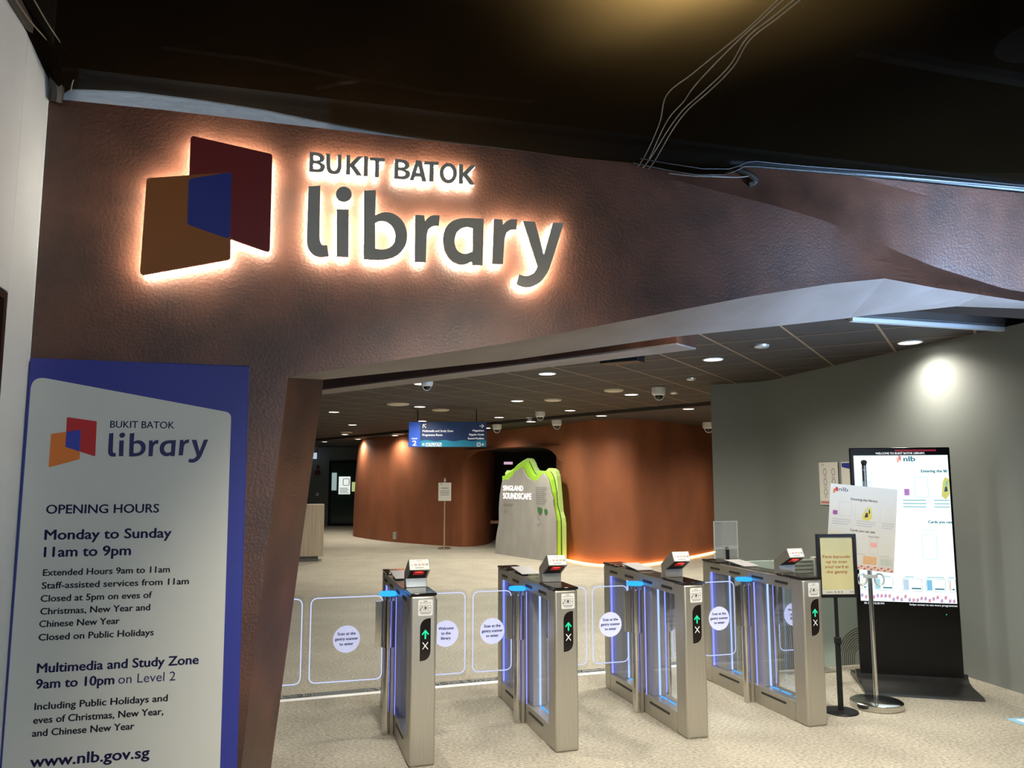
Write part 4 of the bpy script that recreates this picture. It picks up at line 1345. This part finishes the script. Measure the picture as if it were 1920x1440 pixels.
MB().flat([rrect(.415, .455, 1.545, 1.60, .004)], KP, .003).build('app_icon', emit_mat('scr_purple', (.62, .28, .75), .8), k, smooth=0)
MB().flat([[(.70, 1.54), (.73, 1.51), (.76, 1.55), (.765, 1.68), (.735, 1.70), (.715, 1.66)]], KP, .003).build('yellow_picture', emit_mat('scr_yellow', (.80, .80, .22), .85), k, smooth=0)
MB().flat([[(.722, 1.575), (.750, 1.582), (.744, 1.622), (.730, 1.616)]], KP, .0036).build('dark_patch', emit_mat('scr_dark', (.08, .16, .22), .6), k, smooth=0)
MB().flat([[(.728, 1.622), (.752, 1.630), (.758, 1.672), (.738, 1.660)]], KP, .0038).build('green_patch', emit_mat('scr_green', (.35, .75, .55), .8), k, smooth=0)
for x0, x1, c in ((.04, .085, (.95, .78, .45)), (.142, .288, (.42, .78, .86)), (.362, .510, (.60, .76, .92)), (.540, .685, (.25, .62, .90)), (.712, .762, (.95, .62, .42))):
    cm = emit_mat('scr_card_%d' % int(x0 * 1000), c, .95)
    f_ = MB().strip(KP, rrect(x0, x1, .757, .858, .004), .003, .003, closed=True).build('card_frame', emit_mat('scr_frame', (.40, .52, .60), .7), k, smooth=0)
    MB().rect(KP, x0 + .006, x0 + (x1 - x0) * .32, .765, .850, .0034).build('card_block', cm, f_, smooth=0)
    MB().rect(KP, x0 + (x1 - x0) * .45, x1 - .008, .772, .784, .0034).build('card_line', sc_t, f_, smooth=0)
m, m2 = MB(), MB()
rr = random.Random(5)
for i in range(24):
    x0 = .032 + i * .0305
    y0 = .667 + rr.choice((0, .014, .026))
    (m if i % 2 else m2).flat([[(x0, y0), (x0 + .020, y0 + .006), (x0 + .020, y0 + .034), (x0, y0 + .028)]], KP, .003)
m.build('pink_border', emit_mat('scr_pink', (.85, .38, .50), .9), k, smooth=0)
m2.build('violet_border', emit_mat('scr_violet', (.62, .42, .72), .9), k, smooth=0)
MB().flat([circle(.68, .575, .004, 10)], KP, .0022).build('power_light', M_GREEN_LED, k, smooth=0)

# ================================================================ STEEL POSTER STAND IN FRONT OF THE SCREEN
s = thing('poster_stand', 'steel pole stand with round base in front of the tall screen', 'sign stand', (2.714, 6.174, 0), R(-10))
MB().lathe(0, 0, [(.0001, .062), (.03, .060), (.12, .054), (.176, .047), (.186, .040), (.187, .004), (.18, 0), (.0001, 0)], 48).build('round_base', M_STEEL2, s)
p = MB().cyl(0, 0, .055, 1.785, .0165, n=20).build('pole', M_STEEL2, s)
MB().lathe(0, 0, [(.0001, 1.83), (.018, 1.825), (.023, 1.81), (.018, 1.795), (.014, 1.785)], 20).build('finial', M_BLACK, p)
c = MB().tube([(.05 * math.cos(a), -.025, 1.705 + .05 * math.sin(a)) for a in [R(q) for q in range(0, 361, 20)]], .006, 8)
c.box(-.045, .045, -.030, -.012, 1.62, 1.665)
c.build('top_clip', M_ACRYL, p)
c = MB()
for sx in (-1, 1):
    c.tube([(sx * .062 + .034 * math.cos(a), -.02, .93 + .042 * math.sin(a)) for a in [R(q) for q in range(0, 361, 20)]], .007, 8)
c.box(-.05, .05, -.03, -.016, .94, .965)
c.build('middle_clip', mat('clip_clear', (.55, .60, .62), .15, .2, var=.05), p)

# the sheet it holds
s2 = thing('entry_notice', 'white notice sheet with nlb logo clipped to the steel stand', 'poster', (2.655, 6.120, 1.63), rot=(0, R(5.6), R(-10)))
SP = lambda u, v, d: (u, -d, v)
MB().prism([[(-.215, 0), (.265, 0), (.265, -.625), (-.215, -.625)]], lambda u, v, d: (u, d, v), 0, .004).build('sheet', M_PAPER, s2, smooth=0)
m = MB()
m.text('nlb', SP, -.155, -.052, .068, .032, d=.001)
m.build('nlb_lettering', M_NAVY, s2, smooth=0)
MB().flat([[(-.178, -.022), (-.160, -.026), (-.160, -.058), (-.178, -.05)]], SP, .001).build('red_mark', M_RED, s2, smooth=0)
MB().flat([[(-.194, -.04), (-.178, -.034), (-.178, -.066), (-.194, -.072)]], SP, .0012).build('orange_mark', M_ORANGE, s2, smooth=0)
m = MB()
m.text('Entering the library', SP, .032, -.112, .190, .018, 'C', bold=.012, d=.001)
m.text('Cards you can use:', SP, .032, -.345, .180, .018, 'C', bold=.012, d=.001)
m.text('NLB eCard', SP, -.055, -.378, .075, .012, 'C', d=.001)
m.text('Digital NRIC', SP, .115, -.378, .080, .012, 'C', d=.001)
m.build('headline_lettering', M_INK, s2, smooth=0)
m = MB()
for x0, w in ((-.190, .135), (-.015, .135), (.165, .085)):
    for r_ in range(3):
        m.rect(SP, x0, x0 + w * (1 - .18 * (r_ == 2)), -.268 - r_ * .017, -.262 - r_ * .017, .001)
for x0 in (-.205, -.02, .15):
    m.rect(SP, x0, x0 + .08, -.512, -.507, .001)
m.rect(SP, -.028, -.0265, -.26, -.15, .001)
m.rect(SP, .150, .1515, -.26, -.15, .001)
for q in (rrect(-.145, -.055, -.235, -.130, .004), rrect(-.105, -.005, -.49, -.39, .004), rrect(.085, .145, -.50, -.39, .004), rrect(-.21, -.10, -.585, -.522, .003), rrect(.16, .255, -.582, -.522, .003)):
    m.strip(SP, q, .002, .001, closed=True)
m.build('small_print', mat('grey_print', (.42, .42, .42), .7), s2, smooth=0)
MB().flat([rrect(-.188, -.155, -.232, -.200, .003)], SP, .001).build('app_icon', mat('purple_print', (.28, .07, .26), .6), s2, smooth=0)
MB().flat([[(.02, -.245), (.06, -.258), (.095, -.235), (.085, -.165), (.075, -.150), (.045, -.170), (.03, -.205)]], SP, .001).build('yellow_picture', mat('yellow_print', (.60, .52, .08), .6), s2, smooth=0)
m = MB()
m.flat([[(.040, -.235), (.066, -.228), (.060, -.196), (.048, -.200)]], SP, .0016)
m.flat([[(.070, -.205), (.078, -.200), (.076, -.172), (.068, -.176)]], SP, .0016)
m.build('dark_patch', M_INK, s2, smooth=0)
MB().flat([[(.044, -.196), (.066, -.190), (.062, -.165), (.050, -.170)]], SP, .0018).build('grey_patch', mat('greygreen_print', (.46, .50, .46), .6), s2, smooth=0)
MB().flat([rrect(.092, .138, -.45, -.415, .003)], SP, .001).build('pink_card', mat('pink_print', (.72, .34, .32), .6), s2, smooth=0)
MB().flat([rrect(.045, .140, -.580, -.520, .003)], SP, .001).build('orange_card', mat('orange_print', (.60, .36, .18), .6), s2, smooth=0)
MB().flat([rrect(.166, .249, -.576, -.528, .003)], SP, .0008).build('grey_card', mat('greygreen_print', (.46, .50, .46), .6), s2, smooth=0)
m, m2 = MB(), MB()
for i in range(20):
    x0 = -.212 + i * .0237
    for r_ in range(2):
        (m if (i + r_) % 2 else m2).flat([[(x0, -.622 + r_ * .015), (x0 + .017, -.618 + r_ * .015), (x0 + .022, -.606 + r_ * .015), (x0 + .004, -.610 + r_ * .015)]], SP, .001)
m.build('red_border', mat('border_red', (.42, .07, .06), .6), s2, smooth=0)
m2.build('pink_border', mat('border_pink', (.72, .42, .34), .6), s2, smooth=0)

# ================================================================ BLACK FRAMED SIGN ON ITS OWN STAND
b = thing('barcode_sign_stand', 'black framed yellow sign on a thin black pole by the rightmost gate', 'sign stand', (2.392, 6.038, 0), R(4))
MB().lathe(0, 0, [(.0001, .018), (.02, .018), (.118, .012), (.122, .006), (.12, 0), (.0001, 0)], 40).build('round_base', M_BLACK, b)
MB().box(-.017, .017, -.012, .012, .012, .50).build('lower_pole', M_BLACK, b, bevel=.003)
MB().box(-.012, .012, -.008, .008, .50, .83).build('upper_pole', M_BLACK, b, bevel=.002)
MB().box(-.021, .021, -.018, .016, .48, .53).build('height_clamp', M_BLACK, b, bevel=.004)
fr = MB()
FX0, FX1, FZ0, FZ1 = -.128, .168, .815, 1.275
fr.prism([[(FX0, FZ0), (FX1, FZ0), (FX1, FZ1), (FX0, FZ1)], [(FX0 + .022, FZ0 + .022), (FX1 - .022, FZ0 + .022), (FX1 - .022, FZ1 - .022), (FX0 + .022, FZ1 - .022)]],
         lambda u, v, d: (u, d, v), -.018, .012)
frame = fr.build('frame', M_BLACK, b, bevel=.002, smooth=0)
BP = lambda u, v, d: (u, -.002 - d, v)
MB().box(FX0 + .01, FX1 - .01, -.002, .01, FZ0 + .01, FZ1 - .01).build('yellow_sheet', mat('yellow_paper', (.60, .56, .30), .5, color2=(.52, .50, .27), scale=5), frame, smooth=0)
m = MB()
cx = (FX0 + FX1) / 2
for i, t in enumerate(('Face barcode', 'up to scan', 'your card at', 'the gantry')):
    m.text(t, BP, cx, 1.100 - i * .037, {0: .208, 1: .158, 2: .182, 3: .160}[i], .0235, 'C', bold=.016, d=.001)
m.build('orange_lettering', mat('rust_ink', (.46, .13, .015), .6), frame, smooth=0)
m = MB().rect(BP, FX0 + .022, FX1 - .022, FZ0 + .022, FZ0 + .055, .0008)
m.build('white_footer', M_PAPER, frame, smooth=0)
m = MB()
m.rect(BP, cx - .09, cx - .04, FZ0 + .034, FZ0 + .040, .002)
for q in (-.02, .005, .028):
    m.flat([circle(cx + q, FZ0 + .038, .007, 12)], BP, .002)
m.flat([[(cx + .090, FZ0 + .030), (cx + .097, FZ0 + .047), (cx + .103, FZ0 + .047), (cx + .096, FZ0 + .030)]], BP, .002)
m.rect(BP, cx + .106, cx + .122, FZ0 + .034, FZ0 + .042, .002)
m.build('footer_marks', M_GREYINK, frame, smooth=0)

# ================================================================ SHEETS ON THE GREY WALL
wd_ = Vector((3.72 - 4.04, 7.86 - 6.46, 0)).normalized()
wyaw = math.atan2(-wd_.y, -wd_.x)
gp = Vector((3.40, 9.28, 0)) + Vector((-.035, -.008, 0))
L0 = (Vector((4.04, 6.46, 0)) - Vector((3.40, 9.28, 0)))
gy = math.atan2(L0.y, L0.x)
g1 = thing('rules_sheet', 'white sheet of round icons on the grey wall, left of the screen', 'poster', (3.452, 9.00, 1.40), gy)
off = lambda u, v, d: (u, -.004 - d, v)
MB().box(0, .34, -.004, -.001, 0, .465).build('sheet', M_PAPER, g1, smooth=0)
m = MB()
for i in range(2):
    for j in range(3):
        m.strip(off, circle(.11 + i * .15, .36 - j * .11, .028, 14, .035), .010, .001, closed=True)
        m.rect(off, .08 + i * .15, .14 + i * .15, .30 - j * .11, .306 - j * .11, .001)
m.text('nlb', off, .05, .43, .05, .018, d=.001)
m.build('icon_print', M_GREYINK, g1, smooth=0)
m = MB()
for i in range(11):
    m.flat([[(.014 + i * .029, .012), (.034 + i * .029, .012), (.042 + i * .029, .04), (.022 + i * .029, .04)]], off, .001)
m.build('red_border', mat('border_red', (.42, .07, .06), .6), g1, smooth=0)
g2 = thing('blue_topped_sheet', 'white sheet with navy top half hidden behind the tall screen', 'poster', (3.545, 8.62, 1.40), gy)
MB().box(0, .34, -.004, -.001, 0, .465).build('sheet', M_PAPER, g2, smooth=0)
MB().flat([[(.012, .452), (.32, .452), (.32, .36), (.012, .41)]], off, .001).build('navy_header', M_POSTER_B, g2, smooth=0)

# ================================================================ LOW PATTERNED PARTITION BEHIND THE RIGHTMOST GATE
pr_ = thing('glass_partition', 'low pale green partition with brown arch lines behind the rightmost gate', 'partition', (2.02, 7.13, 0), R(15.5))
M_SAGE = mat('sage_panel', (.37, .45, .40), .35, var=.05, scale=2)
MB().box(-.05, .72, 0, .02, .02, .965).build('panel', M_SAGE, pr_, bevel=.003)
MB().box(.757, 1.75, 0, .02, .02, .965).build('panel', M_SAGE, pr_, bevel=.003)
MB().box(.72, .757, -.02, .04, 0, .985).build('end_post', M_ALU, pr_, bevel=.004)
MB().box(-.08, -.05, -.01, .03, 0, .975).build('end_post', M_ALU, pr_, bevel=.004)
MB().box(.68, .83, -.12, .12, 0, .012).build('foot_plate', M_STEEL, pr_, bevel=.003)
M_BROWN = mat('brown_line', (.13, .075, .045), .6, var=.1)
QP = lambda u, v, d: (u, -.0015 - d, v)
m = MB()
for i in range(10):                                   # arch running in from the left, legs down to the floor
    r = .105 + i * .0198
    m.strip(QP, [(-.04, .283 + r)] + [(.25 + r * math.cos(R(a)), .283 + r * math.sin(R(a))) for a in range(90, -1, -9)] + [(.25 + r, .025)], .0065)
for i in range(9):                                    # arch on the second panel
    r = .095 + i * .0212
    m.strip(QP, [(1.2 - r, .025)] + [(1.2 + r * math.cos(R(a)), .08 + r * math.sin(R(a))) for a in range(180, -1, -9)] + [(1.2 + r, .025)], .0065)
for i in range(5):                                    # lines along the top that sweep down to the left
    r = .15 + i * .034
    m.strip(QP, [(-.04, .99 - r)] + [(.20 + r * math.cos(R(a)), .99 + r * math.sin(R(a))) for a in range(-90, -14, 9)], .0065)
    m.strip(QP, [(.46, .945 - i * .034), (.715, .945 - i * .034)], .0065)
m.build('arch_lines', M_BROWN, pr_, smooth=0)

# ================================================================ MOUNTAIN SHAPED DISPLAY
MNT = json.loads('''{"front":[[-0.001,0],[0.028,0.344],[0.09,0.539],[0.153,0.695],[0.152,1.039],[0.188,1.308],[0.254,1.521],[0.298,1.636],[0.382,1.674],[0.58,1.671],[0.633,1.722],[0.739,1.768],[0.791,1.815],[0.879,1.865],[0.965,1.876],[1.034,1.916],[1.102,1.93],[1.169,1.896],[1.219,1.803],[1.319,1.729],[1.434,1.674],[1.564,1.642],[1.693,1.653],[1.757,1.683],[1.805,1.746],[1.885,1.781],[1.916,1.808],[1.978,1.781],[2.055,1.71],[2.116,1.622],[2.16,1.499],[2.204,1.377],[2.264,1.274],[2.271,1.135],[2.32,0.982],[2.363,0.846],[2.363,0.418],[2.352,0.0]],"mid":[[0.229,0.01],[0.229,1.752],[0.393,1.77],[0.501,1.827],[0.66,1.854],[0.731,1.93],[0.904,1.984],[1.041,2.047],[1.177,2.067],[1.25,1.988],[1.325,1.886],[1.439,1.784],[1.569,1.729],[1.666,1.801],[1.809,1.836],[1.981,1.842],[2.057,1.781],[2.126,1.674],[2.161,1.551],[2.205,1.411],[2.218,1.271],[2.231,1.132],[2.304,0.978],[2.347,0.841],[2.344,0]],"back":[[0.168,0],[0.163,1.83],[0.243,1.884],[0.406,1.882],[0.531,1.923],[0.707,2.017],[0.897,2.089],[1.085,2.142],[1.185,2.125],[1.268,2.045],[1.333,1.942],[1.414,1.876],[1.543,1.86],[1.782,1.855],[1.892,1.915],[2.015,1.906],[2.122,1.852],[2.172,1.745],[2.208,1.533],[2.243,1.27],[2.275,1.009],[2.333,0.889],[2.36,0.752],[2.361,0.012]]}''')
mt = thing('mountain_display', 'grey mountain shaped display board with glowing green layered edges', 'display', (-.383, 18.464, 0), R(-57.363))
ML = lambda u, v, d: (u, d, v)
M_LIME = mat('lime_edge', (.34, .60, .05), .4, emit=(.40, .90, .06), strength=.15, var=.1, scale=2)
M_LIME2 = mat('lime_edge_pale', (.46, .66, .22), .4, emit=(.45, .85, .16), strength=.11, var=.1, scale=2)
M_BOARD = mat('concrete_grey_board', (.40, .39, .365), .7, color2=(.34, .33, .31), scale=4, stretch=(1, 1, .4))
MB().prism([MNT['front']], ML, 0, .03).build('front_board', M_BOARD, mt, smooth=0)
M_GAP = mat('gap_shade_green', (.03, .07, .012), .6, var=.1)  # for dark fillers that stand in for the shade between the layers
MB().prism([MNT['mid']], ML, .141, .164).build('gap_shade_filler', M_GAP, mt, smooth=0)
MB().prism([[(u, v) for u, v in MNT['front']]], ML, .031, .044).build('gap_shade_filler', M_GAP, mt, smooth=0)
MB().prism([MNT['mid']], ML, .045, .14).build('middle_layer', M_LIME, mt, smooth=0)
MB().prism([MNT['back']], ML, .165, .27).build('back_layer', M_LIME2, mt, smooth=0)
MP = lambda u, v, d: (u, -.012 - d, v)
m = MB()
m.text('SINGLAND', MP, .36, 1.430, .81, .115, bold=.035, d=.002)
m.text('SOUNDSCAPE', MP, .36, 1.250, 1.13, .135, bold=.035, d=.002)
m.build('lit_lettering', emit_mat('lit_letters', (1, .96, .88), 1.6), mt, smooth=0)
m = MB()
for i in range(9):
    m.rect(MP, 1.66, 2.08 - .05 * (i % 3), 1.50 - i * .042, 1.513 - i * .042, .002)
for i in range(2):
    m.rect(MP, .37, .80 - .06 * i, 1.12 - i * .035, 1.132 - i * .035, .002)
m.strip(MP, [(.44, .93), (.46, 1.01), (.48, .93)], .02, .002)
m.strip(MP, [(1.72, .95), (1.74, .86), (1.82, .84), (1.84, .76), (1.70, .72)], .015, .002)
m.build('small_print', M_GREYINK, mt, smooth=0)
m = MB()
m.flat([[(1.72, 1.10), (1.90, 1.08), (1.88, 1.0), (1.80, .94), (1.74, 1.0)]], MP, .002)
m.flat([[(1.98, 1.07), (2.07, 1.06), (2.10, 1.0), (2.02, .95), (1.98, .99)]], MP, .002)
m.build('green_map', mat('map_green', (.04, .17, .04), .6), mt, smooth=0)

# ================================================================ SMALL SIGN STAND BEFORE THE ORANGE WALL
s = thing('notice_stand', 'small white notice on a brass pole before the orange wall', 'sign stand', (-1.64, 19.6, 0), R(5))
MB().lathe(0, 0, [(.0001, .05), (.14, .04), (.165, .03), (.165, 0), (.0001, 0)], 32).build('round_base', M_STEEL2, s)
MB().cyl(0, 0, .04, 1.72, .024, n=14).build('pole', mat('brass_pole', (.55, .42, .26), .3, .7, var=.05), s)
MB().cyl(0, 0, 1.62, 1.68, .035, n=12).build('clip', M_ALU, s)
sh = MB().box(-.155, .155, -.045, -.035, 1.16, 1.60).build('white_sheet', M_PAPER, s, smooth=0)
SS_ = lambda u, v, d: (u, -.0465 - d, v)
m = MB()
m.rect(SS_, -.09, .09, 1.455, 1.475, .001)
for i in range(4):
    m.rect(SS_, -.11, .11, 1.40 - i * .035, 1.412 - i * .035, .001)
m.rect(SS_, -.12, -.05, 1.56, 1.575, .001)
m.build('print', M_GREYINK, sh, smooth=0)

# ================================================================ SERVICE DESK
d_ = thing('service_desk', 'pale wood service desk half hidden by the rust jamb', 'counter', (-3.90, 16.75, 0), R(15))
MB().box(-1.9, 0, 0, .62, .11, 1.16).build('wood_body', M_WOOD, d_, bevel=.004)
MB().box(-1.9, -.10, .05, .56, 0, .11).build('kickboard', M_KICK, d_)

# socket on the orange wall
o = MB().box(-.055, .055, -.03, .03, .10, .28).build('floor_socket', M_ALU, bevel=.008)
o.location = (-3.12, 21.55, 0)
o.rotation_euler = (0, 0, R(-38))
tag(o, 'small grey floor socket box at the foot of the orange wall', 'socket')

# ================================================================ HANGING DIRECTION SIGN
h = thing('hanging_sign', 'blue direction sign hanging from the library ceiling', 'sign', (-1.84, 14.2, 2.253), R(0.6))
HW, HH = 1.385, .448
HB = lambda u, v, d: (u, -d, v)
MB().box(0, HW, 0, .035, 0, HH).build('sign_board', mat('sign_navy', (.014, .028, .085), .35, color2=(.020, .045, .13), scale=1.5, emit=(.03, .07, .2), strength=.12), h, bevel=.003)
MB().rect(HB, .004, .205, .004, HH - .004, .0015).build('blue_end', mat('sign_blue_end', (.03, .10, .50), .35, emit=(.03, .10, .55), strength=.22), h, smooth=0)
wave = [(.21, .004), (HW - .004, .004)] + [(HW - .004 - i * (HW - .214) / 30, .112 + .012 * math.sin(i * .75)) for i in range(31)]
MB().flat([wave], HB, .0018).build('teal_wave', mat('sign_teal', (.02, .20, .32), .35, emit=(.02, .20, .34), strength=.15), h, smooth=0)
m = MB()
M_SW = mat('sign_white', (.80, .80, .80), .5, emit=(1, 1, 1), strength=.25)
for t_, x_, y_, w_, c_, al in (('Multimedia and Study Zone', .245, .268, .545, .038, 'L'), ('Programme Room', .245, .197, .355, .038, 'L'), ('Magazines', HW - .045, .277, .200, .034, 'R'),
                               ('Ripples Circle', HW - .045, .205, .260, .034, 'R'), ('Sound Pavilion', HW - .045, .136, .285, .034, 'R'), ('Level', .105, .138, .088, .032, 'C'), ('2', .105, .026, .070, .092, 'C')):
    MB().text(t_, HB, x_, y_, w_, c_, al, bold=.03, d=.003).build('white_lettering', M_SW, h, smooth=0)
m = MB()
m.strip(HB, [(.252, .335), (.252, .400), (.310, .400)], .014, .003)
m.strip(HB, [(.252, .400), (.308, .340)], .016, .0032)
m.build('white_arrow', M_SW, h, smooth=0)
m = MB()
m.strip(HB, [(HW - .125, .372), (HW - .05, .372)], .011, .003)
m.strip(HB, [(HW - .085, .405), (HW - .048, .372), (HW - .085, .339)], .011, .0032)
m.build('white_arrow', M_SW, h, smooth=0)
m = MB()
m.strip(HB, [(.250, .022), (.250, .060), (.285, .060)], .010, .003)
m.strip(HB, [(.250, .060), (.284, .022)], .010, .0032)
m.build('white_arrow', M_SW, h, smooth=0)
for i in range(4):
    m = MB()
    m.strip(HB, rrect(.308 + i * .073, .364 + i * .073, .014, .070, .003, 2), .007, .003, closed=True)
    x_ = .308 + i * .073
    if i % 2 == 0:
        m.strip(HB, [(x_ + .014, .03), (x_ + .028, .055), (x_ + .042, .03)], .008, .003)
    else:
        m.strip(HB, [(x_ + .008, .022), (x_ + .048, .062)], .012, .003)
    m.build('pictogram', M_SW, h, smooth=0)
m = MB()
m.strip(HB, rrect(HW - .165, HW - .110, .014, .072, .003, 2), .009, .003, closed=True)
m.rect(HB, HW - .140, HW - .135, .02, .066, .003)
m.build('pictogram', M_SW, h, smooth=0)
m = MB()
m.strip(HB, [(HW - .098, .043), (HW - .048, .043)], .009, .003)
m.strip(HB, [(HW - .072, .066), (HW - .048, .043), (HW - .072, .02)], .009, .0032)
m.build('white_arrow', M_SW, h, smooth=0)
for x in (.155, 1.205):
    MB().cyl(x, .017, HH, ZC - 2.253, .009, n=8).build('hanging_rod', M_BLACK, h)

# ================================================================ FAR END OF THE LIBRARY
dr = thing('door_1', 'dark glass door at the far end beside the orange wall', 'door', (-6.62, 29.42, 0))
dr['kind'] = 'structure'
MB().box(-.10, 1.9, 0, .08, 0, 2.36).build('door_frame', M_BLACK, dr, bevel=.01)
MB().box(0, 1.9, -.02, .0, .08, 2.26).build('glass_leaf', mat('dark_green_glass', (.03, .055, .048), .12, var=.1), dr)
pm = MB()
pm.box(.28, .70, -.045, -.03, 1.14, 1.78)
nb = pm.build('lit_notice', emit_mat('notice_glow', (.86, .92, .86), .95), dr, smooth=0)
m = MB()
for i in range(4):
    m.rect(lambda u, v, d: (u, -.047, v), .32, .66 - .05 * (i % 2), 1.18 + i * .055, 1.20 + i * .055)
m.strip(lambda u, v, d: (u, -.047, v), rrect(.44, .66, 1.46, 1.70, .05), .02, closed=True)
m.build('notice_print', M_GREYINK, nb, smooth=0)
pm = MB().box(.02, .20, -.04, -.03, 1.28, 1.92)
pm.build('glass_reflection', emit_mat('reflection_glow', (.55, .72, .70), .55), dr, smooth=0)  # reflection in the door glass, put in as a glowing block
pm = MB().box(.76, 1.2, -.04, -.03, 1.24, 1.58)
pm.build('glass_reflection', emit_mat('reflection_glow_green', (.62, .74, .30), .7), dr, smooth=0)  # greenish reflection in the glass, also a glowing block
o = MB().box(-.26, .26, -.06, .06, 0, .22).build('exit_box', emit_mat('exit_panel', (.52, .66, .80), .85))
o.location = (-7.35, 29.0, 2.42)
tag(o, 'pale lit exit box under the ceiling behind the rust jamb', 'exit sign')
MB().box(-.28, .28, -.07, .07, .22, .445).build('top_case', M_ALU, o)
for z, r, lab in ((2.14, .065, 'small dark red fire alarm above the larger red bell'), (1.93, .10, 'larger dark red fire alarm bell on the charcoal wall')):
    o = MB().lathe(0, 0, [(.0001, .06), (r * .6, .055), (r, .02), (r, 0)], 20).build('alarm_bell', mat('alarm_red', (.16, .012, .012), .4, var=.1))
    o.location = (-7.15, 29.49, z)
    o.rotation_euler = (R(90), 0, 0)
    tag(o, lab, 'alarm')
o = MB().lathe(0, 0, [(.0001, .05), (.05, .045), (.08, .02), (.08, 0)], 20).build('wall_button', M_ALU)
o.location = (-7.15, 29.49, 1.14)
o.rotation_euler = (R(90), 0, 0)
tag(o, 'small grey call button on the charcoal wall above the desk', 'button')
o = MB().box(-.12, .12, -.02, .02, 0, .07).build('doorway_sign', emit_mat('doorway_glow', (.85, .55, .72), .8))
o.location = (-.10, 21.8, 2.08)
tag(o, 'tiny lit pink sign inside the dark arched doorway', 'sign')
o = thing('alcove_bench', 'low bench with pinkish rail inside the dark arched doorway', 'bench', (-.35, 21.6, 0))
MB().box(-.4, .6, -.05, .05, .50, .58).build('rail', mat('copper_rail', (.45, .25, .17), .4, .3, var=.1), o, bevel=.01)
for x in (-.35, .5):
    MB().box(x, x + .05, -.04, .04, 0, .50).build('leg', M_BLACK, o)
